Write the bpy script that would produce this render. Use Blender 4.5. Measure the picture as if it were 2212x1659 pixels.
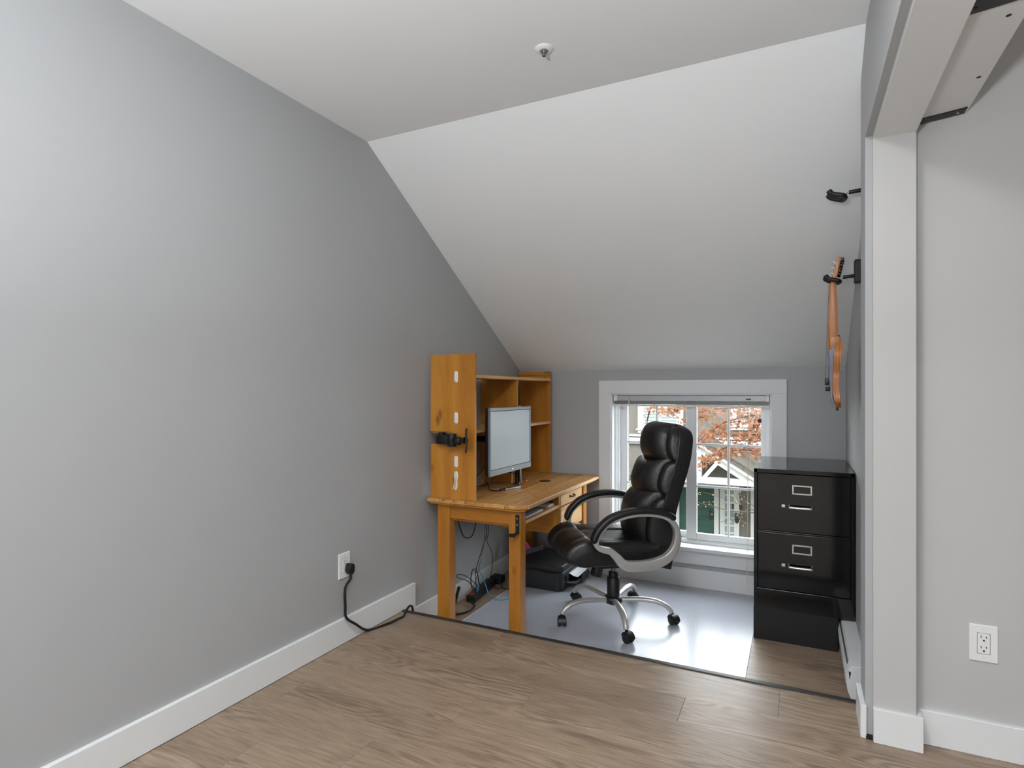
import bpy, bmesh, math, random
from mathutils import Vector, Matrix
random.seed(7)
for o in list(bpy.data.objects): bpy.data.objects.remove(o)
SC = bpy.context.scene; COL = SC.collection
PI = math.pi
# ------------------------------------------------------------------ camera
CX, CY, F = 1106.0, 845.0, 1264.0          # photo 2212 x 1659: principal column, horizon row, focal length in pixels
YAW = math.atan((1724.0 - CX) / F)
CAMX, CAMH = 1.9557, 1.2
cam = bpy.data.cameras.new('camera'); cam.sensor_width = 36; cam.lens = F / 2212 * 36
cam.shift_y = (CY - 829.5) / 2212; cam.clip_start = 0.02; cam.clip_end = 300
camo = bpy.data.objects.new('camera', cam); COL.objects.link(camo)
camo.location = (CAMX, 0, CAMH); camo.rotation_euler = (PI / 2, 0, YAW); SC.camera = camo
# ------------------------------------------------------------------ sky, lights, exposure
W = bpy.data.worlds.new('overcast_sky'); SC.world = W; W.use_nodes = True
bgn = W.node_tree.nodes['Background']; bgn.inputs[0].default_value = (0.90, 0.95, 1.0, 1); bgn.inputs[1].default_value = 11.0
def area(name, loc, rot, sx, sy, power, col=(1, 1, 1), shape='RECTANGLE', spread=PI):
    l = bpy.data.lights.new(name, 'AREA'); l.shape = shape; l.size = sx; l.size_y = sy; l.energy = power; l.color = col; l.spread = spread
    o = bpy.data.objects.new(name, l); COL.objects.link(o); o.location = loc; o.rotation_euler = rot
    return o
# added fill light, unseen, in front of the closed end wall behind the camera
area('rear_fill_light', (1.9, -5.46, 1.28), (PI / 2, 0, 0), 3.2, 1.5, 42, (0.90, 0.955, 1.0))
LAMP_POWER = 21; UPLIGHT_POWER = 178
SC.view_settings.view_transform = 'Standard'
try: SC.view_settings.look = 'None'
except Exception: pass
SC.view_settings.exposure = 0.0; SC.view_settings.gamma = 1.0; SC.view_settings.use_curve_mapping = False

# ------------------------------------------------------------------ helpers
MW = {}
def px(x, y, X=None, Y=None, Z=None):
    """photo pixel -> point on the plane X=, Y= or Z= that the thing stands on or against"""
    a = (x - CX) / F; b = -(y - CY) / F
    d = Vector((a * math.cos(YAW) - math.sin(YAW), a * math.sin(YAW) + math.cos(YAW), b))
    o = Vector((CAMX, 0, CAMH))
    t = (X - o.x) / d.x if X is not None else ((Y - o.y) / d.y if Y is not None else (Z - o.z) / d.z)
    return o + d * t
def setp(o, label=None, cat=None, group=None, kind=None):
    if label: o['label'] = label
    if cat: o['category'] = cat
    if group: o['group'] = group
    if kind: o['kind'] = kind
    return o
def thing(name, loc=(0, 0, 0), rz=0, label=None, cat=None, group=None, kind=None):
    o = bpy.data.objects.new(name, None); COL.objects.link(o); o.empty_display_size = 0.05
    o.location = loc; o.rotation_euler = (0, 0, rz)
    MW[o.name] = Matrix.Translation(Vector(loc)) @ Matrix.Rotation(rz, 4, 'Z')
    return setp(o, label, cat, group, kind)
def mesh(name, bm, mat, parent=None, world=True, smooth=None, **k):
    """link a bmesh as one mesh object; with world=True the coordinates are world ones"""
    if parent is not None and world: bm.transform(MW[parent.name].inverted())
    elif parent is None and world:
        # origin at the middle of the base
        xs = [v.co.x for v in bm.verts]; ys = [v.co.y for v in bm.verts]; zs = [v.co.z for v in bm.verts]
        c = Vector(((min(xs) + max(xs)) / 2, (min(ys) + max(ys)) / 2, min(zs)))
        bm.transform(Matrix.Translation(-c))
    bmesh.ops.recalc_face_normals(bm, faces=bm.faces[:])
    me = bpy.data.meshes.new(name); 
    if smooth is not None:
        for f in bm.faces: f.smooth = True
        for e in bm.edges:
            if len(e.link_faces) == 2 and e.calc_face_angle(0) > math.radians(smooth): e.smooth = False
    bm.to_mesh(me); bm.free()
    for m in (mat if isinstance(mat, (list, tuple)) else [mat]): me.materials.append(m)
    o = bpy.data.objects.new(name, me); COL.objects.link(o)
    if parent is not None:
        o.parent = parent; MW[o.name] = MW[parent.name].copy()
    elif world:
        o.location = c; MW[o.name] = Matrix.Translation(c)
    else: MW[o.name] = Matrix.Identity(4)
    return setp(o, **k)
def box(a, b, bev=0.0, seg=2, bm=None):
    nb = bmesh.new()
    a = Vector(a); b = Vector(b); c = (a + b) / 2; s = b - a
    bmesh.ops.create_cube(nb, size=1, matrix=Matrix.Translation(c) @ Matrix.Diagonal((abs(s.x), abs(s.y), abs(s.z), 1)))
    if bev: bmesh.ops.bevel(nb, geom=nb.edges[:], offset=min(bev, 0.45 * min(abs(s.x), abs(s.y), abs(s.z))), segments=seg, affect='EDGES', profile=0.5)
    return join(bm, nb)
def join(bm, nb):
    if bm is None: return nb
    me = bpy.data.meshes.new('tmp'); nb.to_mesh(me); nb.free(); bm.from_mesh(me); bpy.data.meshes.remove(me)
    return bm
def xf(bm, m): bm.transform(m); return bm
def prism(pts, axis, a, b, bev=0.0, seg=2, bm=None):
    """closed outline pts (2D, in the two other axes in order) extruded along axis from a to b"""
    nb = bmesh.new()
    def P(p, t):
        if axis == 'x': return (t, p[0], p[1])
        if axis == 'y': return (p[0], t, p[1])
        return (p[0], p[1], t)
    A = [nb.verts.new(P(p, a)) for p in pts]; B = [nb.verts.new(P(p, b)) for p in pts]; n = len(pts)
    nb.faces.new(A); nb.faces.new(B[::-1])
    for i in range(n): nb.faces.new((A[i], B[i], B[(i + 1) % n], A[(i + 1) % n]))
    bmesh.ops.recalc_face_normals(nb, faces=nb.faces[:])
    if bev: bmesh.ops.bevel(nb, geom=nb.edges[:], offset=bev, segments=seg, affect='EDGES', profile=0.5)
    return join(bm, nb)
def cyl(p, q, r, r2=None, n=20, bm=None, cap=True, bev=0):
    p = Vector(p); q = Vector(q); d = q - p; nb = bmesh.new()
    bmesh.ops.create_cone(nb, cap_ends=cap, segments=n, radius1=r, radius2=r if r2 is None else r2, depth=d.length)
    if bev: bmesh.ops.bevel(nb, geom=[e for e in nb.edges if any(len(f.verts) > 4 for f in e.link_faces)], offset=bev, segments=2, affect='EDGES', profile=0.5)
    nb.transform(Matrix.Translation((p + q) / 2) @ d.to_track_quat('Z', 'Y').to_matrix().to_4x4())
    return join(bm, nb)
def lathe(prof, c=(0, 0, 0), n=28, bm=None):
    nb = bmesh.new(); rings = []
    for r, z in prof:
        rings.append([nb.verts.new((c[0] + r * math.cos(2 * PI * i / n), c[1] + r * math.sin(2 * PI * i / n), c[2] + z)) for i in range(n)] if r > 1e-6 else [nb.verts.new((c[0], c[1], c[2] + z))])
    for A, B in zip(rings, rings[1:]):
        for i in range(n):
            if len(A) == 1 and len(B) == 1: continue
            if len(A) == 1: nb.faces.new((A[0], B[i], B[(i + 1) % n]))
            elif len(B) == 1: nb.faces.new((A[i], A[(i + 1) % n], B[0]))
            else: nb.faces.new((A[i], A[(i + 1) % n], B[(i + 1) % n], B[i]))
    return join(bm, nb)
def cr(pts, sub=8, closed=False):
    P = [Vector(p) for p in pts]; n = len(P); out = []
    for i in range(n if closed else n - 1):
        if closed: a, b, c, d = P[(i - 1) % n], P[i], P[(i + 1) % n], P[(i + 2) % n]
        else: a, b, c, d = P[max(i - 1, 0)], P[i], P[i + 1], P[min(i + 2, n - 1)]
        for k in range(sub):
            t = k / sub
            out.append(0.5 * ((2 * b) + (c - a) * t + (2 * a - 5 * b + 4 * c - d) * t * t + (3 * b - a - 3 * c + d) * t ** 3))
    if not closed: out.append(P[-1].copy())
    return out
def sweep(path, section, closed=False, bm=None, up=None):
    """section(i, n) -> list of 2D offsets (along side, along normal); frames carried along the path"""
    nb = bmesh.new(); n = len(path); rings = []; nrm = None
    for i, p in enumerate(path):
        if closed: t = (path[(i + 1) % n] - path[i - 1]).normalized()
        else: t = (path[min(i + 1, n - 1)] - path[max(i - 1, 0)]).normalized()
        if up is not None: side = Vector(up); nr = side.cross(t).normalized(); side = t.cross(nr).normalized()
        else:
            if nrm is None:
                nrm = Vector((0, 0, 1)) if abs(t.z) < 0.9 else Vector((1, 0, 0))
            nrm = (nrm - t * nrm.dot(t)).normalized(); nr = nrm; side = t.cross(nr)
        rings.append([nb.verts.new(p + side * a + nr * b) for a, b in section(i, n)])
    m = len(rings[0])
    for i in range(n if closed else n - 1):
        A, B = rings[i], rings[(i + 1) % n]
        for k in range(m): nb.faces.new((A[k], A[(k + 1) % m], B[(k + 1) % m], B[k]))
    if not closed: nb.faces.new(rings[0][::-1]); nb.faces.new(rings[-1])
    return join(bm, nb)
def circ(r, m=8, r2=None): 
    r2 = r if r2 is None else r2
    return [(r * math.cos(2 * PI * k / m), r2 * math.sin(2 * PI * k / m)) for k in range(m)]
def tube(pts, r, m=8, sub=8, bm=None, closed=False):
    p = cr(pts, sub, closed) if sub else [Vector(q) for q in pts]
    c = circ(r, m); return sweep(p, lambda i, n: c, closed, bm)
def roundrect(w, h, r, s=4):
    o = []
    for cx, cy, a0 in ((w / 2 - r, h / 2 - r, 0), (-w / 2 + r, h / 2 - r, PI / 2), (-w / 2 + r, -h / 2 + r, PI), (w / 2 - r, -h / 2 + r, 1.5 * PI)):
        for k in range(s + 1):
            a = a0 + PI / 2 * k / s; o.append((cx + r * math.cos(a), cy + r * math.sin(a)))
    return o
# ------------------------------------------------------------------ materials
def srgb(r, g, b):
    f = lambda c: c / 12.92 if c <= 0.04045 else ((c + 0.055) / 1.055) ** 2.4
    return (f(r / 255), f(g / 255), f(b / 255), 1)
class NT:
    def __init__(s, name):
        s.m = bpy.data.materials.new(name); s.m.use_nodes = True; s.t = s.m.node_tree; s.b = s.t.nodes['Principled BSDF']
    def n(s, typ, **k):
        nd = s.t.nodes.new(typ)
        for a, v in k.items(): setattr(nd, a, v)
        return nd
    def l(s, a, b): s.t.links.new(a, b)
    def mapping(s, scale, rnd=0.0):
        tc = s.n('ShaderNodeTexCoord'); mp = s.n('ShaderNodeMapping'); mp.inputs['Scale'].default_value = scale
        s.l(tc.outputs['Object'], mp.inputs['Vector'])
        if rnd:
            oi = s.n('ShaderNodeObjectInfo'); mu = s.n('ShaderNodeMath', operation='MULTIPLY'); mu.inputs[1].default_value = rnd
            s.l(oi.outputs['Random'], mu.inputs[0]); s.l(mu.outputs[0], mp.inputs['Location'])
        return mp.outputs[0]
    def noise(s, vec, scale, detail=4, rough=0.55, dist=0.0):
        nd = s.n('ShaderNodeTexNoise'); nd.inputs['Scale'].default_value = scale; nd.inputs['Detail'].default_value = detail
        nd.inputs['Roughness'].default_value = rough; nd.inputs['Distortion'].default_value = dist
        if vec: s.l(vec, nd.inputs['Vector'])
        return nd.outputs['Fac']
    def ramp(s, fac, stops):
        r = s.n('ShaderNodeValToRGB'); e = r.color_ramp.elements
        while len(e) < len(stops): e.new(0.5)
        for q, (p, c) in zip(e, stops): q.position = p; q.color = c if len(c) == 4 else (*c, 1)
        s.l(fac, r.inputs[0]); return r.outputs[0]
    def math(s, op, a, b=None):
        m = s.n('ShaderNodeMath', operation=op)
        for i, v in enumerate((a, b)):
            if v is None: continue
            if isinstance(v, (int, float)): m.inputs[i].default_value = v
            else: s.l(v, m.inputs[i])
        return m.outputs[0]
    def mix(s, fac, a, b, blend='MIX'):
        m = s.n('ShaderNodeMix', data_type='RGBA', blend_type=blend)
        for i, v in ((0, fac), (6, a), (7, b)):
            if isinstance(v, (int, float)): m.inputs[i].default_value = v
            elif isinstance(v, tuple): m.inputs[i].default_value = v
            else: s.l(v, m.inputs[i])
        return m.outputs[2]
    def bump(s, hgt, strength=0.2, dist=0.001):
        b = s.n('ShaderNodeBump'); b.inputs['Strength'].default_value = strength; b.inputs['Distance'].default_value = dist
        s.l(hgt, b.inputs['Height']); s.l(b.outputs[0], s.b.inputs['Normal'])
def plain(name, col, rough=0.5, metal=0.0, spec=0.5, var=0.06, vscale=6.0, bump=0.0, bscale=200, bdist=0.0005, coat=0):
    """one-coloured surface with a slight cloudiness of tone and optional fine relief"""
    t = NT(name); v = t.mapping((1, 1, 1))
    f = t.noise(v, vscale, 3)
    lo = tuple(c * (1 - var) for c in col[:3]) + (1,); hi = tuple(min(1, c * (1 + var)) for c in col[:3]) + (1,)
    t.l(t.ramp(f, [(0.3, lo), (0.7, hi)]), t.b.inputs['Base Color'])
    t.b.inputs['Roughness'].default_value = rough; t.b.inputs['Metallic'].default_value = metal
    t.b.inputs['Specular IOR Level'].default_value = spec
    if coat: t.b.inputs['Coat Weight'].default_value = coat
    if bump: t.bump(t.noise(v, bscale, 3), bump, bdist)
    return t.m
def wood(name, axis, light, mid, dark, rough=0.4, ring=16.0, stretch=9.0, knots=0.5, wear=0.0, rnd=13.0, spec=0.4, base=1.0, wr=0.34, wf=0.5, wb=0.55, sharp=False, along=0.55):
    t = NT(name); sc = [stretch * base] * 3; sc['xyz'.index(axis)] = along * base
    v = t.mapping(tuple(sc), rnd)
    n1 = t.noise(v, 0.55, 2, 0.5, 0.35)
    rings = t.math('SINE', t.math('MULTIPLY', n1, ring * 6.28))
    rings = t.math('MULTIPLY_ADD', rings, 0.5); t.t.nodes[-1].inputs[2].default_value = 0.5
    if sharp:   # cathedral figure shows only in patches
        patch = t.ramp(t.noise(t.mapping(tuple(x * 0.5 for x in sc), rnd * 1.7), 1.1, 1), [(0.45, (0.2, 0.2, 0.2)), (0.62, (1, 1, 1))])
        rings = t.math('ADD', t.math('MULTIPLY', t.math('SUBTRACT', rings, 0.5), patch), 0.5)
    fs = [60.0 * base] * 3; fs['xyz'.index(axis)] = 3.0 * base
    v2 = t.mapping(tuple(fs), rnd); fine = t.noise(v2, 3.0, 4, 0.6)
    broad = t.noise(t.mapping(tuple(x * 0.35 for x in sc), rnd), 1.3, 2)
    g = t.math('ADD', t.math('MULTIPLY', rings, wr), t.math('ADD', t.math('MULTIPLY', fine, wf), t.math('MULTIPLY', broad, wb)))
    hw = (wr + wf + wb) / 2; c = t.ramp(g, [(hw - 0.2, dark), (hw + 0.0, mid), (hw + 0.2, light)])
    if knots:
        ks = [8.5 * base] * 3; ks['xyz'.index(axis)] = 4.0 * base
        vo = t.n('ShaderNodeTexVoronoi'); vo.inputs['Scale'].default_value = 1.0; t.l(t.mapping(tuple(ks), rnd), vo.inputs['Vector'])
        k = t.ramp(vo.outputs['Distance'], [(0.06, (1, 1, 1)), (0.17, (0, 0, 0))])
        c = t.mix(t.math('MULTIPLY', k, knots), c, tuple(x * 0.35 for x in dark[:3]) + (1,))
    if wear:
        ws = [70.0] * 3; ws['xyz'.index(axis)] = 30.0
        w = t.ramp(t.noise(t.mapping(tuple(ws)), 1.0, 2), [(0.61, (0, 0, 0)), (0.66, (1, 1, 1))])
        c = t.mix(t.math('MULTIPLY', w, wear), c, tuple(x * 0.4 for x in dark[:3]) + (1,))
    t.l(c, t.b.inputs['Base Color']); t.b.inputs['Roughness'].default_value = rough; t.b.inputs['Specular IOR Level'].default_value = spec
    t.bump(fine, 0.12, 0.0008)
    return t.m
M = {}
M['wall'] = plain('grey_wall_paint', srgb(172, 173, 174), 0.62, var=0.012, vscale=1.5, bump=0.05, bscale=90)
M['ceil'] = plain('white_ceiling_paint', srgb(238, 239, 240), 0.75, var=0.01, vscale=1.2, bump=0.05, bscale=70)
M['white'] = plain('white_trim_paint', srgb(226, 227, 227), 0.42, var=0.012, vscale=3, bump=0.04, bscale=60)
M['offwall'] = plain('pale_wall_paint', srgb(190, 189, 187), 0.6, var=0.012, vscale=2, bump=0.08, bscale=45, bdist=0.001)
M['vinyl'] = plain('white_vinyl', srgb(232, 234, 236), 0.35, var=0.01)
M['plate'] = plain('white_plastic', srgb(232, 232, 230), 0.3, var=0.01)
M['ivory'] = plain('ivory_plastic', srgb(226, 218, 200), 0.4, var=0.03)
M['dark'] = plain('dark_slot', srgb(18, 18, 18), 0.6)
M['black'] = plain('black_plastic', srgb(22, 22, 23), 0.42, var=0.1, bump=0.05)
M['rubber'] = plain('black_cable_rubber', srgb(18, 18, 19), 0.5)
M['blackmetal'] = plain('black_powdercoat', srgb(26, 26, 28), 0.45, metal=0.2, bump=0.08, bscale=400)
M['cab'] = plain('black_cabinet_enamel', srgb(11, 11, 12), 0.1, spec=0.5, var=0.06, bump=0.06, bscale=500, bdist=0.0003)
M['cabtop'] = M['cab']
M['plinth'] = plain('black_painted_wood', srgb(16, 16, 17), 0.6, var=0.15, vscale=14, bump=0.2, bscale=40)
M['chrome'] = plain('brushed_nickel', srgb(205, 203, 198), 0.25, metal=1.0, var=0.03)
M['silver'] = plain('silver_lacquer', srgb(186, 184, 180), 0.32, metal=0.45, var=0.03)
M['steel'] = plain('grey_steel', srgb(150, 152, 155), 0.3, metal=1.0)
M['nosing'] = plain('dark_metal_nosing', srgb(62, 60, 58), 0.45, metal=0.4)
M['heater'] = plain('heater_enamel', srgb(220, 222, 222), 0.4, var=0.02)
M['printer'] = plain('printer_plastic', srgb(34, 35, 38), 0.5, var=0.06, bump=0.15, bscale=600)
M['greyplastic'] = plain('grey_plastic', srgb(92, 96, 98), 0.5)
M['paper'] = plain('white_paper', srgb(235, 236, 238), 0.7, var=0.01)
M['pink'] = plain('pink_paper', srgb(222, 84, 176), 0.6, var=0.03)
M['blue'] = plain('blue_cable', srgb(70, 165, 205), 0.45)
M['copper'] = plain('copper_tape', srgb(196, 112, 66), 0.4, metal=0.3)
M['red'] = plain('red_switch', srgb(190, 30, 24), 0.3)
M['key'] = plain('white_keycap', srgb(214, 222, 232), 0.45)
M['keybed'] = plain('keyboard_bed', srgb(150, 160, 175), 0.45)
M['blind'] = plain('grey_aluminium_blind', srgb(176, 178, 180), 0.3, metal=0.3, var=0.02)
M['mark'] = plain('grey_mark', srgb(120, 120, 120), 0.6)
M['screen'] = plain('switched_off_screen', srgb(160, 170, 178), 0.28, var=0.02, vscale=2)  # pale reflection of the room is put into the base colour
M['bezel'] = plain('grey_bezel', srgb(120, 128, 136), 0.3, var=0.03)
PINE = dict(light=srgb(204, 146, 64), mid=srgb(186, 123, 43), dark=srgb(154, 94, 30))
for a in 'xyz': M['pine_' + a] = wood('orange_pine_' + a, a, **PINE, rough=0.36, stretch=5, ring=5, knots=0.6, wr=0.16, wf=0.34, wb=0.4)
M['pinetop'] = wood('worn_pine_top', 'y', srgb(214, 166, 104), srgb(196, 143, 80), srgb(166, 112, 56), rough=0.38, stretch=8, ring=6, knots=0.25, wear=0.75, wr=0.16, wf=0.4, wb=0.5)
M['pinepale'] = wood('pale_lit_pine_y', 'y', srgb(228, 186, 132), srgb(212, 164, 104), srgb(186, 132, 74), rough=0.45, stretch=7, ring=7, knots=0.7)  # lightened pine; window light on drawers and shelves is put into its colour
M['pinepale_z'] = wood('pale_pine_z', 'z', srgb(218, 174, 120), srgb(202, 150, 92), srgb(176, 120, 62), rough=0.45, stretch=7, ring=7, knots=0.6)
M['pineedge'] = wood('worn_lit_pine_edge', 'y', srgb(236, 200, 150), srgb(222, 178, 122), srgb(196, 148, 90), rough=0.45, stretch=7, ring=5, knots=0)  # worn edge; the window light on it is also put into the colour
M['floor'] = wood('brown_oak_vinyl', 'x', srgb(168, 147, 126), srgb(145, 124, 104), srgb(104, 86, 70), rough=0.42, stretch=12, along=2.0, ring=15, knots=0, rnd=57, spec=0.7, wr=0.21, wf=0.60, wb=0.30, sharp=True)
M['guitar_wood'] = wood('striped_guitar_wood', 'z', srgb(222, 176, 130), srgb(206, 152, 104), srgb(170, 112, 70), rough=0.35, stretch=40, ring=2, knots=0, rnd=0)
def leather():
    t = NT('black_leather'); v = t.mapping((1, 1, 1))
    t.b.inputs['Base Color'].default_value = srgb(24, 23, 23); t.b.inputs['Roughness'].default_value = 0.38
    t.b.inputs['Specular IOR Level'].default_value = 0.55
    w = t.noise(t.mapping((14, 3.5, 9)), 2.2, 3, 0.5, 1.2); g = t.noise(v, 320, 2)
    t.bump(t.math('ADD', t.math('MULTIPLY', w, 1.0), t.math('MULTIPLY', g, 0.02)), 0.38, 0.006)
    return t.m
M['leather'] = leather()
def matmat():
    t = NT('grey_speckled_mat'); v = t.mapping((1, 1, 1)); n = t.noise(v, 260, 3, 0.7)
    t.l(t.ramp(n, [(0.3, srgb(150, 153, 163)), (0.7, srgb(184, 187, 197))]), t.b.inputs['Base Color'])
    t.b.inputs['Roughness'].default_value = 0.24; t.b.inputs['Specular IOR Level'].default_value = 0.9
    t.bump(t.noise(v, 420, 2), 0.14, 0.0008); return t.m
M['mat'] = matmat()
def stripes(name, axis):
    t = NT(name); tc = t.n('ShaderNodeTexCoord'); sp = t.n('ShaderNodeSeparateXYZ'); t.l(tc.outputs['Object'], sp.inputs[0])
    x = sp.outputs['XYZ'.index(axis)]
    f = t.math('FRACT', t.math('MULTIPLY', x, 170.0))
    c = t.ramp(f, [(0.0, srgb(120, 60, 32)), (0.14, srgb(124, 64, 34)), (0.24, srgb(216, 140, 80)), (0.6, srgb(232, 170, 112)), (0.82, srgb(212, 130, 72)), (1.0, srgb(120, 60, 32))])
    n = t.noise(t.mapping((30, 30, 4)), 2, 3)
    t.l(t.mix(t.math('MULTIPLY', n, 0.3), c, srgb(150, 84, 40)), t.b.inputs['Base Color']); t.b.inputs['Roughness'].default_value = 0.35
    return t.m
M['lam'] = stripes('laminated_guitar_wood', 'X')
M['guitarface'] = plain('blue_grey_guitar_top', srgb(128, 132, 156), 0.25, var=0.12, vscale=20)
def glass(name, tint=(1, 1, 1, 1)):
    m = bpy.data.materials.new(name); m.use_nodes = True; t = m.node_tree; t.nodes.clear()
    o = t.nodes.new('ShaderNodeOutputMaterial'); mx = t.nodes.new('ShaderNodeMixShader'); fr = t.nodes.new('ShaderNodeFresnel'); fr.inputs[0].default_value = 1.45
    tr = t.nodes.new('ShaderNodeBsdfTransparent'); tr.inputs[0].default_value = tint; gl = t.nodes.new('ShaderNodeBsdfGlossy'); gl.inputs['Roughness'].default_value = 0.02
    ge = t.nodes.new('ShaderNodeNewGeometry'); sb = t.nodes.new('ShaderNodeMath'); sb.operation = 'SUBTRACT'; sb.inputs[0].default_value = 1.0; mu = t.nodes.new('ShaderNodeMath'); mu.operation = 'MULTIPLY'
    t.links.new(ge.outputs['Backfacing'], sb.inputs[1]); t.links.new(sb.outputs[0], mu.inputs[0]); t.links.new(fr.outputs[0], mu.inputs[1])   # reflect at the entry face only: thin pane
    t.links.new(mu.outputs[0], mx.inputs[0]); t.links.new(tr.outputs[0], mx.inputs[1]); t.links.new(gl.outputs[0], mx.inputs[2]); t.links.new(mx.outputs[0], o.inputs[0])
    return m
M['glass'] = glass('window_glass', (0.97, 0.98, 0.975, 1))
M['stucco'] = plain('beige_stucco', srgb(97, 93, 85), 0.85, var=0.05, vscale=3, bump=0.4, bscale=60, bdist=0.01)
M['extwhite'] = plain('white_exterior_trim', srgb(172, 172, 171), 0.6, var=0.01)
M['shingle'] = plain('brown_roof_shingle', srgb(74, 69, 61), 0.9, var=0.35, vscale=9)
M['door'] = plain('dark_green_door', srgb(26, 62, 54), 0.5, var=0.05)
M['extglass'] = plain('far_window_blind', srgb(122, 134, 132), 0.25, var=0.06, vscale=3)
M['grass'] = plain('lawn_and_paving', srgb(120, 122, 108), 0.9, var=0.2)
M['bark'] = plain('grey_bark', srgb(66, 56, 48), 0.9, var=0.2, vscale=20)
def leafmat(name, cols):
    t = NT(name); oi = t.n('ShaderNodeObjectInfo'); n = t.noise(t.mapping((9, 9, 9), 31.0), 2.0, 2)
    r = t.ramp(t.math('FRACT', t.math('ADD', oi.outputs['Random'], n)), [(i / (len(cols) - 1), c) for i, c in enumerate(cols)])
    t.l(r, t.b.inputs['Base Color']); t.b.inputs['Roughness'].default_value = 0.6
    t.b.inputs['Subsurface Weight'].default_value = 0.0
    tr = t.n('ShaderNodeBsdfTranslucent'); t.l(r, tr.inputs[0]); mx = t.n('ShaderNodeMixShader'); mx.inputs[0].default_value = 0.45
    out = [q for q in t.t.nodes if q.type == 'OUTPUT_MATERIAL'][0]
    t.l(t.b.outputs[0], mx.inputs[1]); t.l(tr.outputs[0], mx.inputs[2]); t.l(mx.outputs[0], out.inputs[0])
    return t.m
M['leafred'] = leafmat('red_maple_leaf', [srgb(160, 104, 80), srgb(142, 88, 58), srgb(176, 122, 98), srgb(120, 90, 58), srgb(160, 100, 80), srgb(112, 96, 60)])
M['leafyellow'] = leafmat('yellow_leaf', [srgb(164, 152, 100), srgb(160, 134, 80), srgb(146, 142, 100)])
M['shrub'] = leafmat('shrub_leaf', [srgb(104, 130, 42), srgb(130, 148, 60), srgb(78, 104, 34)])

# ------------------------------------------------------------------ the room
ZF = -0.14; CEIL = 2.46; KNEE = 1.355; YB = 2.335; YFAR = 4.15; STEP = 2.62; XR = 2.22; PILX = 2.165; BACK = -5.5; XS = 4.2
def struct(name, bm, mat, **k): return mesh(name, bm, mat, kind='structure', **k)
struct('wall_left', box((-0.12, BACK - 0.1, -0.3), (0, YFAR + 0.2, CEIL + 0.1)), M['wall'])
HX0, HX1, HZ0, HZ1 = 0.734, 1.80, 0.135, 1.182      # window opening
b = box((-0.1, YFAR, -0.3), (HX0, YFAR + 0.16, KNEE + 0.1)); box((HX1, YFAR, -0.3), (XR + 0.1, YFAR + 0.16, KNEE + 0.1), bm=b)
box((HX0, YFAR, -0.3), (HX1, YFAR + 0.16, HZ0), bm=b); box((HX0, YFAR, HZ1), (HX1, YFAR + 0.16, KNEE + 0.1), bm=b)
struct('wall_far', b, M['wall'])
struct('wall_right', box((XR, 2.49, -0.3), (XR + 0.11, YFAR + 0.1, CEIL + 0.05)), M['wall'])
sl = (CEIL - KNEE) / (YFAR - YB)
struct('ceiling_slope', prism([(YB - 0.001, CEIL), (YFAR + 0.2, CEIL - sl * (YFAR + 0.2 - YB)), (YFAR + 0.2, CEIL - sl * (YFAR + 0.2 - YB) + 0.16), (YB, CEIL + 0.16)], 'x', -0.05, XR + 0.05), M['ceil'])
struct('ceiling', box((-0.05, BACK - 0.05, CEIL), (XS + 0.05, YB + 0.01, CEIL + 0.12), bm=box((2.2, YB, CEIL), (XS + 0.1, 2.56, CEIL + 0.12))), M['ceil'])
# header beam and the pillar under its end
b = prism([(BACK, 2.082), (2.366, 2.082), (2.366, ZF - 0.1), (2.52, ZF - 0.1), (2.52, CEIL + 0.02), (BACK, CEIL + 0.02)], 'x', PILX, 2.312)
struct('wall_beam', b, M['wall'])
struct('wall_hall', box((2.30, 2.418, -0.05), (XS + 0.1, 2.52, CEIL + 0.05)), M['offwall'])
b = box((-0.1, BACK - 0.12, -0.1), (XS + 0.1, BACK, CEIL + 0.05))
struct('wall_back', b, M['wall'])
struct('rear_fill_panel', box((0.25, BACK - 0.01, 0.5), (3.55, BACK + 0.02, 2.06), 0.004, 1), M['white'])  # closed white panel added behind the rear fill light, out of view
b = box((XS, BACK - 0.1, -0.1), (XS + 0.12, 2.52, CEIL + 0.05))
struct('wall_side', b, M['offwall'])
# white boards that face the pillar and the underside of the beam
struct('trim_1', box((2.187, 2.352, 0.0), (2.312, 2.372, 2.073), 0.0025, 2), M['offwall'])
struct('trim_2', box((2.187, BACK, 2.068), (2.312, 2.372, 2.086), 0.0025, 2), M['white'])
# floors laid in planks
def planks(name, x0, x1, ys, ztop, joints, parent_bm):
    fl = struct(name, parent_bm, M['floor'])
    n = 0
    for (y0, y1), js in zip(zip(ys, ys[1:]), joints):
        xs = [x0] + sorted(j for j in js if x0 + 0.02 < j < x1 - 0.02) + [x1]
        for a, c in zip(xs, xs[1:]):
            bm = box((a + 0.0003, y0 + 0.0003, ztop - 0.006), (c - 0.0003, y1 - 0.0003, ztop), 0.0007, 1)
            cc = Vector(((a + c) / 2, (y0 + y1) / 2, ztop)); bm.transform(Matrix.Translation(-cc))
            me = bpy.data.meshes.new('plank'); bmesh.ops.recalc_face_normals(bm, faces=bm.faces[:]); bm.to_mesh(me); bm.free(); me.materials.append(M['floor'])
            o = bpy.data.objects.new('plank', me); COL.objects.link(o); o.parent = fl
            o.location = MW[fl.name].inverted() @ cc; n += 1
    return fl
ys = [2.598, 2.545, 2.36, 2.175, 1.99, 1.805, 1.62, 1.435, 1.25, 1.065, 0.88]; ys = ys[::-1]
first = {2.545: 0.64, 2.36: 0.64, 2.175: 0.31, 1.99: 1.01, 1.805: 0.825, 1.62: 0.13, 1.435: 0.642, 1.25: 0.3, 1.065: 0.9, 0.88: 0.5}
jn = []
for y0 in ys[:-1]:
    f0 = first[y0]; jn.append([f0 - 1.25 + 1.25 * k for k in range(6)])
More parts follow.
